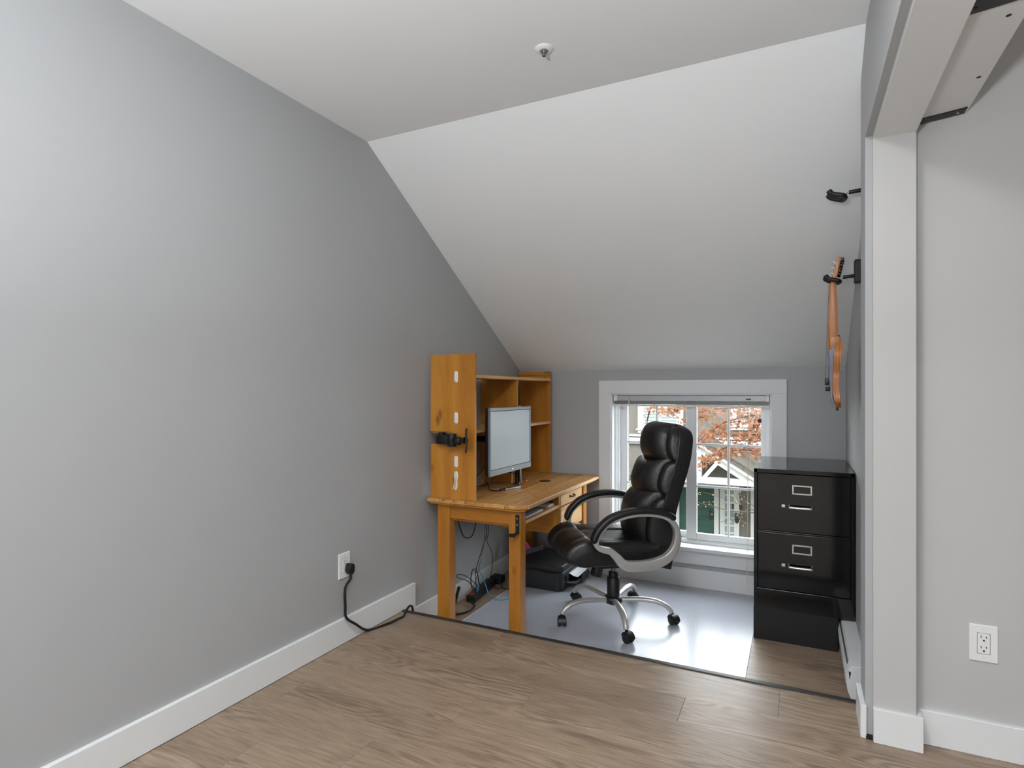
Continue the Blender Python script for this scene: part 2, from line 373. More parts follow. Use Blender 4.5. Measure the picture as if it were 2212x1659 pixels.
planks('floor', 0.016, XS, ys, 0.0, jn, box((-0.05, BACK - 0.05, -0.06), (XS + 0.05, 2.60, -0.004)))
b = box((-0.02, BACK, -0.004), (XS, 0.878, 0.0))
struct('floor_rear', b, M['floor'])
ya = [2.62, 2.69, 2.875, 3.06, 3.245, 3.43, 3.615, 3.80, 3.985, 4.15]
ja = [[0.5, 1.75], [0.2, 1.45], [1.898, 0.65], [0.35, 1.6], [0.8, 2.05], [0.2, 1.45], [1.0], [0.6, 1.85], [1.2]]
planks('floor_alcove', 0.0, XR, ya, ZF, ja, box((-0.05, 2.55, ZF - 0.06), (XR + 0.05, YFAR + 0.1, ZF - 0.004)))
struct('trim_3', box((0.0, 2.597, ZF - 0.02), (XR, 2.615, -0.018)), M['white'])          # riser under the step
struct('trim_4', box((0.014, 2.597, -0.02), (2.168, 2.624, 0.0045), 0.002, 2), M['nosing'])  # dark edge strip on the step
# baseboards
struct('baseboard_left', prism([(BACK, 0.0), (2.61, 0.0), (2.61, -0.028), (2.73, -0.028), (2.73, 0.118), (BACK, 0.118)], 'x', -0.005, 0.016, 0.002, 1), M['white'])
struct('baseboard_alcove', box((-0.005, 2.624, ZF - 0.002), (0.014, YFAR, -0.026), 0.002, 1), M['white'])
struct('baseboard_far', box((0.01, YFAR - 0.014, ZF - 0.002), (XR - 0.005, YFAR + 0.005, -0.014), 0.002, 1), M['white'])
struct('baseboard_pillar', prism([(2.187, 2.336), (2.329, 2.336), (2.329, 2.42), (2.313, 2.42), (2.313, 2.354), (2.187, 2.354)], 'z', 0.0, 0.116, 0.0015, 1), M['white'])
struct('baseboard_hall', box((2.325, 2.402, 0.0), (XS, 2.422, 0.116), 0.002, 1), M['white'])
b = box((2.150, 2.353, 0.0), (2.1685, 2.53, 0.112), 0.0015, 1)
struct('baseboard_beam', b, M['white'])
struct('trim_5', box((2.1665, 2.3505, 0.0), (2.1865, 2.368, 0.012)), M['dark'])             # gap cut under the pillar edge
# outer wall of this building, unseen, built high to shade the house opposite
b = box((-14, YFAR + 0.155, -4), (-0.1, YFAR + 0.18, 6.5)); box((XR + 0.15, YFAR + 0.155, -4), (16, YFAR + 0.18, 6.5), bm=b)
box((-0.1, YFAR + 0.155, -4), (XR + 0.15, YFAR + 0.18, -0.1), bm=b); box((-0.1, YFAR + 0.155, KNEE), (XR + 0.15, YFAR + 0.18, 6.5), bm=b)
struct('wall_outside', b, M['stucco'])
# ------------------------------------------------------------------ window
w = thing('window_1', ((HX0 + HX1) / 2, YFAR, HZ0), kind='structure')
def wp(name, bm, mat=M['vinyl'], parent=w, **k): return mesh(name, bm, mat, parent, **k)
yc = YFAR - 0.018
wp('casing', box((0.643, yc, 0.135), (0.734, YFAR + 0.002, 1.184), 0.002, 1), M['white'])
wp('casing', box((1.80, yc, 0.135), (1.891, YFAR + 0.002, 1.184), 0.002, 1), M['white'])
wp('head_casing', box((0.643, yc, 1.184), (1.891, YFAR + 0.002, 1.277), 0.002, 1), M['white'])
wp('sill', box((0.63, YFAR - 0.055, 0.114), (1.904, YFAR + 0.10, 0.139), 0.003, 2), M['white'])
wp('apron', box((0.643, yc, 0.018), (1.891, YFAR + 0.002, 0.113), 0.002, 1), M['white'])
for nm, a, c in (('jamb', (HX0 - 0.004, YFAR - 0.01, 0.135), (HX0 + 0.008, YFAR + 0.16, HZ1)), ('jamb', (HX1 - 0.008, YFAR - 0.01, 0.135), (HX1 + 0.004, YFAR + 0.16, HZ1)), ('head_jamb', (HX0, YFAR - 0.01, HZ1 - 0.008), (HX1, YFAR + 0.16, HZ1 + 0.004))):
    wp(nm, box(a, c, 0.001, 1), M['white'])
def ring(x0, x1, z0, z1, y0, y1, t, tb=None, tt=None, bev=0.002, tr=None):
    tb = t if tb is None else tb; tt = t if tt is None else tt; tr = t if tr is None else tr
    bm = box((x0, y0, z0), (x0 + t, y1, z1), bev, 1); box((x1 - tr, y0, z0), (x1, y1, z1), bev, 1, bm=bm)
    box((x0 + t, y0, z0), (x1 - tr, y1, z0 + tb), bev, 1, bm=bm); box((x0 + t, y0, z1 - tt), (x1 - tr, y1, z1), bev, 1, bm=bm)
    return bm
FX0, FX1 = HX0 + 0.008, HX1 - 0.008
fr = wp('frame', ring(FX0, FX1, 0.139, 1.175, 4.225, 4.30, 0.028, 0.026, 0.02))
wp('track', box((FX0 + 0.02, 4.215, 0.139), (FX1 - 0.02, 4.235, 0.157), 0.002, 1))
wp('stop', box((FX0, 4.205, 0.139), (FX0 + 0.016, 4.232, 1.17), 0.002, 1))
def sash(x0, x1, y0, gx0, gx1, vm, hm, z0=0.166, z1=1.158, gz0=0.21, gz1=1.12):
    s = wp('sash', ring(x0, x1, z0, z1, y0, y0 + 0.03, gx0 - x0, gz0 - z0, z1 - gz1, tr=x1 - gx1))
    p = mesh('pane', box((gx0 - 0.004, y0 + 0.013, gz0 - 0.004), (gx1 + 0.004, y0 + 0.017, gz1 + 0.004)), M['glass'], s)
    mesh('muntin', box((vm - 0.0085, y0 + 0.006, gz0), (vm + 0.0085, y0 + 0.0125, gz1), 0.002, 1), M['vinyl'], s)
    for z in hm: mesh('muntin', box((gx0, y0 + 0.005, z - 0.0085), (gx1, y0 + 0.0122, z + 0.0085), 0.002, 1), M['vinyl'], s)
    return s
sash(FX0 + 0.022, 1.300, 4.262, 0.822, 1.252, 1.036, (0.826, 0.527))
s2 = sash(1.250, FX1 - 0.022, 4.230, 1.321, 1.733, 1.529, (0.829, 0.537))
mesh('latch', prism([(1.712, 1.004), (1.720, 1.016), (1.736, 1.016), (1.736, 0.990), (1.717, 0.990)], 'y', 4.222, 4.231, 0.001, 1), M['blackmetal'], s2)
wp('sticker', cyl((1.395, 4.2425, 0.965), (1.395, 4.243, 0.965), 0.015, n=24), M['plate'], label='small round pale sticker on the pane')
# ------------------------------------------------------------------ blind
bl = thing('window_blind', (1.26, 4.19, 1.165), label='raised white slat blind gathered at the top of the window', cat='blind')
mesh('headrail', box((0.746, 4.166, 1.132), (1.788, 4.206, 1.172), 0.002, 1), M['blind'], bl)
for x in (0.746, 1.762): mesh('end_bracket', box((x, 4.162, 1.13), (x + 0.026, 4.208, 1.174), 0.002, 1), M['vinyl'], bl)
for i in range(11):
    z = 1.129 - i * 0.0022
    mesh('slat', prism([(4.172 - (i % 3) * 0.0012, z), (4.186, z + 0.0012), (4.200, z), (4.200, z - 0.0007), (4.186, z + 0.0004), (4.172 - (i % 3) * 0.0012, z - 0.0007)], 'x', 0.75, 1.784), M['silver'] if i % 3 else M['blind'], bl)
mesh('bottom_rail', box((0.75, 4.170, 1.092), (1.784, 4.200, 1.104), 0.003, 2), M['plate'], bl)
mesh('tilt_wand', tube([(0.861, 4.158, 1.15), (0.861, 4.155, 1.11), (0.861, 4.155, 0.567)], 0.0028, 6, 4), M['plate'], bl)
mesh('wand_hook', tube([(0.861, 4.166, 1.152), (0.861, 4.155, 1.155), (0.861, 4.153, 1.14)], 0.002, 6, 4), M['steel'], bl)
for x in (0.90, 1.255, 1.60): mesh('ladder_cord', tube([(x, 4.164, 1.135), (x + 0.004, 4.163, 1.115), (x - 0.006, 4.164, 1.105), (x, 4.168, 1.095)], 0.0014, 5, 4), M['ivory'], bl)
mesh('cord_lock', box((1.645, 4.160, 1.142), (1.675, 4.167, 1.150), 0.001, 1), M['black'], bl)
for dx in (0.0, 0.0035): mesh('lift_cord', tube([(1.657 + dx, 4.158, 1.145), (1.657 + dx, 4.15, 0.9), (1.658 + dx, 4.12, 0.5), (1.659 + dx, 4.085, 0.2), (1.654 + 3 * dx, 4.083, 0.1), (1.662 - 2 * dx, 4.084, 0.03), (1.656 + 2 * dx, 4.09, -0.02), (1.662, 4.10, -0.073)], 0.0011, 5, 6), M['ivory'], bl)
# ------------------------------------------------------------------ sprinkler, outlets
sp = thing('fire_sprinkler', (1.116, 1.986, CEIL), label='small white fire sprinkler head on the flat ceiling', cat='sprinkler')
c0 = (1.116, 1.986, CEIL)
mesh('escutcheon', lathe([(0, 0.001), (0.034, 0.001), (0.0335, -0.002), (0.028, -0.006), (0.017, -0.009), (0.0155, -0.009), (0.0155, 0.0)], c0, 36), M['plate'], sp, smooth=40)
mesh('body', lathe([(0.0, 0.0), (0.013, 0.0), (0.013, -0.012), (0.0125, -0.0125), (0, -0.0125)], c0, 28), M['chrome'], sp, smooth=40)
b = lathe([(0, -0.012), (0.0055, -0.012), (0.0045, -0.02), (0.006, -0.024), (0.0065, -0.028), (0, -0.029)], c0, 16)
for s in (-1, 1): cyl((c0[0] + s * 0.009, c0[1], CEIL - 0.012), (c0[0] + s * 0.004, c0[1], CEIL - 0.027), 0.0014, n=6, bm=b)
mesh('deflector', b, M['steel'], sp, smooth=40)
def outlet(name, label, cx, z, wall, flip):
    """duplex receptacle in local axes: u along the wall, n out of the wall"""
    if wall == 'x': L = lambda u, n, zz: (n, cx + u, z + zz)
    else: L = lambda u, n, zz: (cx + u, 2.418 - n, z + zz)
    o = thing(name, L(0, 0, -0.06), label=label, cat='outlet', group='wall outlets')
    def P(nm, u0, u1, z0, z1, n0, n1, mat, bev=0.001):
        a = Vector(L(u0, n0, z0)); c = Vector(L(u1, n1, z1))
        return mesh(nm, box([min(a[i], c[i]) for i in range(3)], [max(a[i], c[i]) for i in range(3)], bev, 2), mat, o)
    P('plate', -0.038, 0.038, -0.0605, 0.0605, -0.002, 0.006, M['plate'], 0.003)
    P('receptacle', -0.0165, 0.0165, -0.033, 0.033, 0.004, 0.0085, M['plate'], 0.0015)
    for dz in (-0.017, 0.017):
        P('slot', -0.0085, -0.0065, dz + 0.001, dz + 0.0095, 0.0082, 0.0088, M['dark'], 0)
        P('slot', 0.0055, 0.0075, dz + 0.002, dz + 0.0085, 0.0082, 0.0088, M['dark'], 0)
        P('slot', -0.003, 0.0025, dz - 0.009, dz - 0.004, 0.0082, 0.0088, M['dark'], 0)
    P('receptacle_gap', -0.0178, 0.0178, -0.0343, 0.0343, 0.004, 0.0064, M['mark'], 0)
    for dz in (-0.047, 0.047):
        P('screw', -0.0026, 0.0026, dz - 0.0026, dz + 0.0026, 0.005, 0.0066, M['plate'], 0.001)
        P('screw_slot', -0.0022, 0.0022, dz - 0.0004, dz + 0.0004, 0.006, 0.0068, M['mark'], 0)
    return o
outlet('wall_outlet', 'white wall outlet with a black plug, on the grey wall', 2.165, 0.366, 'x', 0)
outlet('wall_outlet', 'white wall outlet with both sockets empty, beside the white pillar', 2.5045, 0.369, 'y', 0)
# ------------------------------------------------------------------ board beside the beam
ob = thing('overhead_board', (2.385, 2.4, 2.11), label='white board with black metal straps fixed along the beam', cat='board')
mesh('panel', prism([(2.313, 2.112), (2.460, 2.127), (2.458, 2.150), (2.313, 2.135)], 'y', -0.4, 2.416, 0.0015, 1), M['white'], ob)
mesh('strap', prism([(2.314, 2.1085), (2.452, 2.1225), (2.452, 2.1265), (2.314, 2.1125)], 'y', 2.362, 2.405, 0.001, 1), M['blackmetal'], ob)
mesh('strap', prism([(2.313, 2.1085), (2.462, 2.1235), (2.462, 2.1275), (2.313, 2.1125)], 'y', 1.695, 1.76, 0.001, 1), M['blackmetal'], ob)
for x, y in ((2.42, 1.826), (2.433, 2.15)): mesh('bolt_hole', cyl((x, y, 2.112 + (x - 2.313) * 0.102 - 0.0008), (x, y, 2.128), 0.006, n=18), M['dark'], ob)
mesh('bolt', cyl((2.43, 2.385, 2.1185), (2.43, 2.385, 2.125), 0.004, n=12), M['chrome'], ob)
mesh('bolt', cyl((2.335, 1.735, 2.1095), (2.335, 1.735, 2.114), 0.005, n=12), M['dark'], ob)
# ------------------------------------------------------------------ lamp on the ceiling (above and behind the photographer's view)
LX, LY = 1.6, 0.8
lamp = thing('ceiling_lamp', (LX, LY, CEIL), label='round white flush lamp on the flat ceiling', cat='lamp')
mesh('lamp_base', lathe([(0, 0), (0.16, 0), (0.16, -0.022), (0.148, -0.028)], (LX, LY, CEIL), 40), M['plate'], lamp, smooth=40)
lm = bpy.data.materials.new('lit_diffuser'); lm.use_nodes = True
e = lm.node_tree.nodes['Principled BSDF']; e.inputs['Base Color'].default_value = (0.9, 0.9, 0.9, 1); e.inputs['Emission Color'].default_value = (1, 0.97, 0.93, 1); e.inputs['Emission Strength'].default_value = 3.0
mesh('lamp_diffuser', lathe([(0.148, -0.026), (0.12, -0.036), (0.06, -0.042), (0, -0.043)], (LX, LY, CEIL), 40), lm, lamp, smooth=40)
area('lamp_light', (LX, LY, CEIL - 0.05), (0, 0, 0), 0.28, 0.28, LAMP_POWER, (0.985, 0.985, 0.975), 'DISK')
# added uplight in a lamp shape, unseen, brightens the ceiling from behind the camera
TX, TY = 1.6, -1.1; TZ = -0.45
fl = thing('fill_uplight', (TX, TY, 0), label='added unseen uplight in a white bowl on a pole', cat='lamp')
mesh('uplight_foot', lathe([(0, 0), (0.14, 0), (0.14, 0.012), (0.02, 0.03), (0, 0.03)], (TX, TY, 0), 32), M['plate'], fl, smooth=40)
mesh('pole', cyl((TX, TY, 0.02), (TX, TY, 1.66 + TZ), 0.012, n=16), M['plate'], fl, smooth=40)
mesh('bowl', lathe([(0.015, 1.65 + TZ), (0.09, 1.67 + TZ), (0.17, 1.74 + TZ), (0.175, 1.745 + TZ), (0.168, 1.746 + TZ), (0.088, 1.68 + TZ), (0, 1.665 + TZ)], (TX, TY, 0), 32), M['plate'], fl, smooth=40)
area('fill_uplight_area', (TX, TY, 1.735 + TZ), (PI, 0, 0), 0.28, 0.28, UPLIGHT_POWER, (0.91, 0.96, 1.0), 'DISK')
# ------------------------------------------------------------------ desk
DT = 0.585
d = thing('desk', (0.34, 3.47, ZF), label='orange pine desk with drawers and keyboard tray against the grey wall', cat='desk')
def D(name, bm, mat, parent=d, **k): return mesh(name, bm, mat, parent, **k)
# top of glued boards with a moulded edge
xs = [0.03, 0.155, 0.28, 0.405, 0.53, 0.652]
for i, (a, c) in enumerate(zip(xs, xs[1:])):
    if i == 4: bm = prism([(a, 2.822), (c - 0.045, 2.822), (c, 2.862), (c, 4.10), (c - 0.02, 4.125), (a, 4.125)], 'z', DT - 0.022, DT, 0.005, 2)
    else: bm = box((a, 2.822, DT - 0.022), (c, 4.125, DT), 0.0009, 1)
    D('top_board', bm, M['pinetop'])
D('lit_edge_strip', box((0.6505, 2.868, DT - 0.021), (0.656, 4.095, DT - 0.002), 0.002, 2), M['pineedge'])
D('top_moulding', prism([(0.04, 2.835), (0.60, 2.835), (0.635, 2.868), (0.635, 4.115), (0.04, 4.115)], 'z', DT - 0.036, DT - 0.0215, 0.004, 2), M['pine_x'])
D('case_stile', box((0.535, 3.905, 0.24), (0.605, 3.975, DT - 0.034), 0.003, 2), M['pine_z'])
for x0, y0 in ((0.074, 2.865), (0.535, 2.865), (0.074, 4.03), (0.455, 4.03)):
    D('leg', box((x0, y0, ZF if x0 < 0.3 else ZF + 0.0025), (x0 + (0.08 if x0 < 0.3 else 0.07), y0 + 0.07, DT - 0.034), 0.003, 2), M['pine_z'])
D('apron', box((0.150, 2.875, 0.468), (0.538, 2.897, 0.552), 0.002, 1), M['pine_x'])
D('apron', box((0.08, 2.93, 0.468), (0.102, 4.04, 0.552), 0.002, 1), M['pine_y'])
D('apron_rail', box((0.150, 2.897, 0.452), (0.538, 2.915, 0.50), 0.002, 1), M['pine_x'])
# drawer case
case = D('drawer_case', box((0.20, 3.446, 0.296), (0.583, 3.466, 0.552), 0.002, 1), M['pine_x'])
D('case_side', box((0.20, 3.885, 0.296), (0.583, 3.905, 0.552), 0.002, 1), M['pine_x'])
D('case_bottom', box((0.20, 3.466, 0.296), (0.58, 3.885, 0.312), 0.002, 1), M['pine_x'])
D('case_back', box((0.20, 3.466, 0.312), (0.215, 3.885, 0.552), 0.002, 1), M['pine_y'])
D('case_stile', box((0.565, 3.442, 0.296), (0.600, 3.472, 0.552), 0.002, 1), M['pine_z'])
def pull(y, z, dr):
    bm = tube([(0.604, y - 0.036, z), (0.616, y - 0.030, z - 0.002), (0.621, y, z - 0.004), (0.616, y + 0.030, z - 0.002), (0.604, y + 0.036, z)], 0.0042, 8, 6)
    for s in (-1, 1): cyl((0.598, y + s * 0.036, z), (0.607, y + s * 0.036, z), 0.010, 0.006, n=14, bm=bm)
    mesh('pull', bm, M['blackmetal'], dr, smooth=50, label='black cast metal pull')
for z0, z1 in ((0.466, 0.548), (0.30, 0.457)):
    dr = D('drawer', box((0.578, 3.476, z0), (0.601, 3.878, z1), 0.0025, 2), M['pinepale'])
    pull(3.677, (z0 + z1) / 2 if z0 > 0.4 else z1 - 0.035, dr)
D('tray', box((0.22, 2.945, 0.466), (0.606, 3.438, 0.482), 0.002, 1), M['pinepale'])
for y in (2.94, 3.43): D('tray_slide', box((0.24, y, 0.478), (0.56, y + 0.012, 0.51), 0.001, 1), M['steel'])
D('cross_board', box((0.20, 2.94, 0.505), (0.225, 3.446, 0.552), 0.002, 1), M['pine_y'])
g = D('grommet', lathe([(0, 0.003), (0.038, 0.003), (0.041, 0.001), (0.041, -0.004), (0, -0.004)], (0.40, 3.70, DT), 32), M['black'], smooth=40)
# ------------------------------------------------------------------ hutch standing on the desk
hu = thing('desk_hutch', (0.2, 3.47, DT), label='tall orange pine shelf hutch standing on the desk', cat='shelf')
def H(name, bm, mat=M['pine_z'], **k): return mesh(name, bm, mat, hu, **k)
PX0, PX1 = 0.040, 0.336
nt0, nt1, nx = 0.895, 0.967, 0.190
H('end_panel', prism([(PX0, DT), (PX1, DT), (PX1, 1.41), (PX0, 1.41), (PX0, nt1), (nx - 0.012, nt1), (nx, nt1 - 0.012), (nx, nt0), (PX0, nt0)], 'y', 2.842, 2.860, 0.0018, 2))
H('end_panel', box((0.022, 4.083, DT), (0.279, 4.101, 1.318), 0.0018, 2))
H('end_cap_board', box((0.022, 4.075, 1.318), (0.277, 4.108, 1.349), 0.0018, 2), M['pine_x'])
H('divider', box((0.004, 3.512, 0.975), (0.276, 3.530, 1.278), 0.0015, 1))
H('divider', box((0.004, 3.512, DT), (0.235, 3.530, 0.956), 0.0015, 1))
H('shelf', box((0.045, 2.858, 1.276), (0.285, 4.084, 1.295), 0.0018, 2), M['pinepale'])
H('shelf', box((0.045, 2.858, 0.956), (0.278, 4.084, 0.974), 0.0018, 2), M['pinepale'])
# ------------------------------------------------------------------ hooks on the hutch end
def hook(z, label, k=0):
    y = 2.842; x = 0.215
    o = thing('adhesive_hook', (x, y, z), label=label, cat='hook', group='hooks on the hutch end panel')
    if k == 0:
        mesh('back_plate', prism([(x + a, z + c) for a, c in roundrect(0.023, 0.066, 0.0112)], 'y', y - 0.004, y + 0.001, 0.001, 1), M['plate'], o)
        mesh('hook_arm', tube([(x - 0.001, y - 0.003, z - 0.010), (x - 0.001, y - 0.006, z - 0.024), (x - 0.002, y - 0.014, z - 0.026), (x - 0.003, y - 0.017, z - 0.018)], 0.0022, 6, 5), M['plate'], o, smooth=60)
    else:
        pts = [(0.000, 0.058), (0.009, 0.054), (0.0135, 0.042), (0.014, 0.024), (0.010, 0.006), (0.0095, -0.008), (0.011, -0.03), (0.006, -0.046), (-0.004, -0.052), (-0.014, -0.048), (-0.018, -0.036), (-0.014, -0.020), (-0.009, -0.004), (-0.0115, 0.012), (-0.0145, 0.032), (-0.010, 0.052)]
        mesh('back_plate', prism([(x + a, z + c) for a, c in pts], 'y', y - 0.006, y + 0.001, 0.002, 2), M['ivory'], o, smooth=50)
        mesh('hook_arm', sweep(cr([(x + 0.002, y - 0.005, z + 0.03), (x + 0.001, y - 0.012, z + 0.01), (x - 0.002, y - 0.016, z - 0.016), (x - 0.006, y - 0.02, z - 0.036), (x - 0.008, y - 0.026, z - 0.040)], 6), lambda i, n: circ(0.007, 8, 0.0028)), M['ivory'], o, smooth=50)
hook(1.281, 'white adhesive hook near the top of the hutch end, topmost of four')
hook(1.048, 'white adhesive hook just above the notch in the hutch end')
hook(0.801, 'white adhesive hook just below the notch in the hutch end')
hook(0.690, 'large ivory two-lobed adhesive hook, lowest on the hutch end', 1)
# ------------------------------------------------------------------ monitor and its mount
mo = thing('monitor', (0.345, 3.255, 0.70), label='grey flat monitor switched off, held above the desk', cat='monitor')
mz = Matrix.Translation((0.345, 3.278, 0.90)) @ Matrix.Rotation(math.radians(-1.5), 4, 'Z')
def MO(name, a, c, mat, bev=0.002, parent=mo, **k): return mesh(name, xf(box(a, c, bev, 2), mz), mat, parent, **k)
MO('case', (-0.030, -0.272, -0.20), (-0.004, 0.272, 0.20), M['black'], 0.006)
MO('bezel', (-0.006, -0.273, 0.182), (0.008, 0.273, 0.201), M['bezel'])
MO('bezel', (-0.006, -0.273, -0.201), (0.008, 0.273, -0.168), M['bezel'])
MO('bezel', (-0.006, -0.273, -0.168), (0.008, -0.262, 0.182), M['bezel'])
MO('bezel', (-0.006, 0.262, -0.168), (0.008, 0.273, 0.182), M['bezel'])
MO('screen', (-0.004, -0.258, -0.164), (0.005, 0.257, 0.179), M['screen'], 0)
MO('screen_gap', (-0.004, -0.2625, -0.169), (0.003, 0.2625, 0.183), M['dark'], 0)
MO('emblem', (0.0078, 0.002, -0.187), (0.0086, 0.016, -0.181), M['chrome'], 0)
MO('webcam_clip', (-0.008, 0.12, 0.2005), (0.004, 0.137, 0.205), M['plate'], 0.001)
mm = thing('monitor_mount', (0.287, 3.475, DT), label='black pole mount with two swivel arms clamped to the desk', cat='mount')
def MM(name, bm, mat=M['blackmetal'], **k): return mesh(name, bm, mat, mm, smooth=45, **k)
PXp, PYp = 0.290, 3.488
MM('pole', cyl((PXp, PYp, DT), (PXp, PYp, 0.952), 0.015, n=20))
MM('clamp', box((PXp - 0.02, PYp - 0.02, DT), (PXp + 0.02, PYp + 0.02, DT + 0.010), 0.003))
MM('cable_sleeve', box((PXp + 0.016, PYp - 0.013, DT + 0.02), (PXp + 0.024, PYp + 0.006, 0.72), 0.003), M['black'])
MM('copper_strip', box((PXp + 0.012, PYp + 0.017, DT), (PXp + 0.018, PYp + 0.026, 0.74), 0.002), M['copper'])
MM('collar', cyl((PXp, PYp, 0.868), (PXp, PYp, 0.946), 0.024, n=20))
MM('arm', sweep([Vector((PXp, PYp, 0.925)), Vector((0.19, 3.34, 0.922)), Vector((0.20, 3.27, 0.920))], lambda i, n: circ(0.014, 10, 0.018)))
MM('arm', sweep([Vector((0.20, 3.27, 0.920)), Vector((0.312, 3.262, 0.905))], lambda i, n: circ(0.015, 10)))
MM('vesa_plate', box((0.306, 3.21, 0.85), (0.3165, 3.32, 0.95), 0.002))
MM('arm', sweep([Vector((PXp, PYp, 0.895)), Vector((0.17, 3.22, 0.90)), Vector((0.14, 3.0, 0.915)), Vector((0.140, 2.895, 0.924))], lambda i, n: circ(0.016, 10, 0.02)))
MM('arm_joint', box((0.108, 2.795, 0.899), (0.186, 2.905, 0.951), 0.005))
MM('arm_joint', cyl((0.125, 2.83, 0.899), (0.125, 2.83, 0.963), 0.019, n=18))
MM('arm_joint', cyl((0.212, 2.80, 0.890), (0.212, 2.80, 0.962), 0.026, n=20, bev=0.004))
MM('arm', cyl((0.212, 2.80, 0.930), (0.262, 2.785, 0.926), 0.018, n=14))
bmv = bmesh.new(); bmesh.ops.create_uvsphere(bmv, u_segments=18, v_segments=12, radius=0.024, matrix=Matrix.Translation((0.268, 2.779, 0.925)))
MM('ball_joint', bmv)
nrm = Vector((0.86, 0.43, 0)).normalized(); ctr = Vector((0.326, 2.765, 0.93))
MM('arm', cyl((0.272, 2.778, 0.926), ctr - nrm * 0.004, 0.014, 0.02, n=16))
R = Matrix.Translation(ctr) @ nrm.to_track_quat('X', 'Z').to_matrix().to_4x4()
vp = xf(prism([(-0.060, -0.060), (-0.045, -0.066), (0, -0.04), (0.045, -0.066), (0.060, -0.060), (0.066, -0.045), (0.04, 0), (0.066, 0.045), (0.060, 0.060), (0.045, 0.066), (0, 0.04), (-0.045, 0.066), (-0.060, 0.060), (-0.066, 0.045), (-0.04, 0), (-0.066, -0.045)], 'x', -0.003, 0.002, 0.0008, 1), R)
MM('vesa_plate', vp)
# ------------------------------------------------------------------ things on the desk
def cable(label, pts, r=0.0025, mat=None, group=None, name='cable'):
    return mesh(name, tube(pts, r, 7, 8), mat or M['rubber'], None, smooth=60, label=label, cat='cable', group=group)
ad = thing('display_adapter', (0.335, 3.30, DT), label='slim black and silver adapter lying on the desk under the monitor', cat='adapter')
av = Vector((0.045, 0.155, 0)).normalized(); aR = Matrix.Translation((0.336, 3.305, DT)) @ Matrix.Rotation(math.atan2(av.y, av.x), 4, 'Z')
mesh('body', xf(box((-0.072, -0.012, 0.0), (0.078, 0.012, 0.014), 0.003), aR), M['black'], ad)
mesh('side_strip', xf(box((-0.068, -0.0132, 0.003), (0.076, -0.0118, 0.011), 0.0005, 1), aR), M['chrome'], ad)
mesh('connector', xf(box((-0.102, -0.009, 0.001), (-0.070, 0.009, 0.012), 0.002), aR), M['black'], ad)
pA = aR @ Vector((-0.10, 0, 0.006))
cable('thick black cable running from the adapter to the knot on the desk', [pA, pA + Vector((-0.03, -0.035, -0.001)), (0.22, 3.22, DT + 0.004), (0.17, 3.31, DT + 0.012), (0.145, 3.33, DT + 0.02), (0.13, 3.38, DT + 0.06), (0.20, 3.45, DT + 0.085), (0.25, 3.50, DT + 0.07), (0.29, 3.55, DT + 0.035), (0.30, 3.60, DT + 0.012)], 0.0035)
cable('thin black cable crossing the desk behind the hutch end', [(0.15, 3.32, DT + 0.012), (0.16, 3.20, DT + 0.006), (0.19, 3.05, DT + 0.004), (0.20, 2.93, DT + 0.004), (0.16, 2.875, DT + 0.004)], 0.003)
cable('black cable running flat along the back of the desk', [(0.15, 3.33, DT + 0.012), (0.11, 3.22, DT + 0.006), (0.10, 3.05, DT + 0.004), (0.09, 2.90, DT + 0.004)], 0.003)
cable('black cable dropping from the back of the monitor to the desk', [(0.296, 3.02, 0.755), (0.25, 3.02, 0.70), (0.17, 2.97, 0.64), (0.12, 2.90, 0.60), (0.10, 2.875, DT + 0.004)], 0.003)
cable('copper coloured wire looped round the knot of cables', [(0.155, 3.335, DT + 0.012), (0.165, 3.345, DT + 0.05), (0.180, 3.345, DT + 0.055), (0.19, 3.335, DT + 0.03), (0.175, 3.325, DT + 0.006)], 0.0018, M['copper'])
cable('pale wire lying on the desk between the knot and the adapter', [(0.17, 3.34, DT + 0.003), (0.23, 3.375, DT + 0.003), (0.278, 3.34, DT + 0.003), (0.285, 3.27, DT + 0.003), (0.255, 3.235, DT + 0.003)], 0.0016, M['ivory'])
b = tube([(0.294 + 0.012 * math.cos(k * 1.1), 3.603 + 0.012 * math.sin(k * 1.1), DT + 0.010 + 0.0014 * (k % 5)) for k in range(14)], 0.0035, 7, 3)
mesh('cable_bundle', b, M['copper'], None, smooth=60, label='small copper coloured cable coil beside the monitor pole', cat='cable')
cable('thin black wires tying the copper coil to the pole', [(0.29, 3.48, DT + 0.10), (0.292, 3.52, DT + 0.07), (0.294, 3.57, DT + 0.03), (0.294, 3.60, DT + 0.016)], 0.002)
# keyboard on the tray
kb = thing('keyboard', (0.52, 3.12, 0.482), label='slim white keyboard on the pull-out tray', cat='keyboard')
mesh('base', box((0.462, 2.955, 0.482), (0.578, 3.245, 0.4905), 0.003), M['key'], kb)
for r in range(5):
    for c in range(14):
        y0 = 2.963 + c * 0.0198; x0 = 0.468 + r * 0.0212
        mesh('key', box((x0, y0, 0.4895), (x0 + 0.0165, y0 + 0.0160, 0.4945), 0.0012, 1), M['keybed'], kb)
mesh('notepad', box((0.46, 3.335, 0.482), (0.575, 3.428, 0.496), 0.003), M['plate'], None, label='flat white pad at the far end of the keyboard tray', cat='pad')
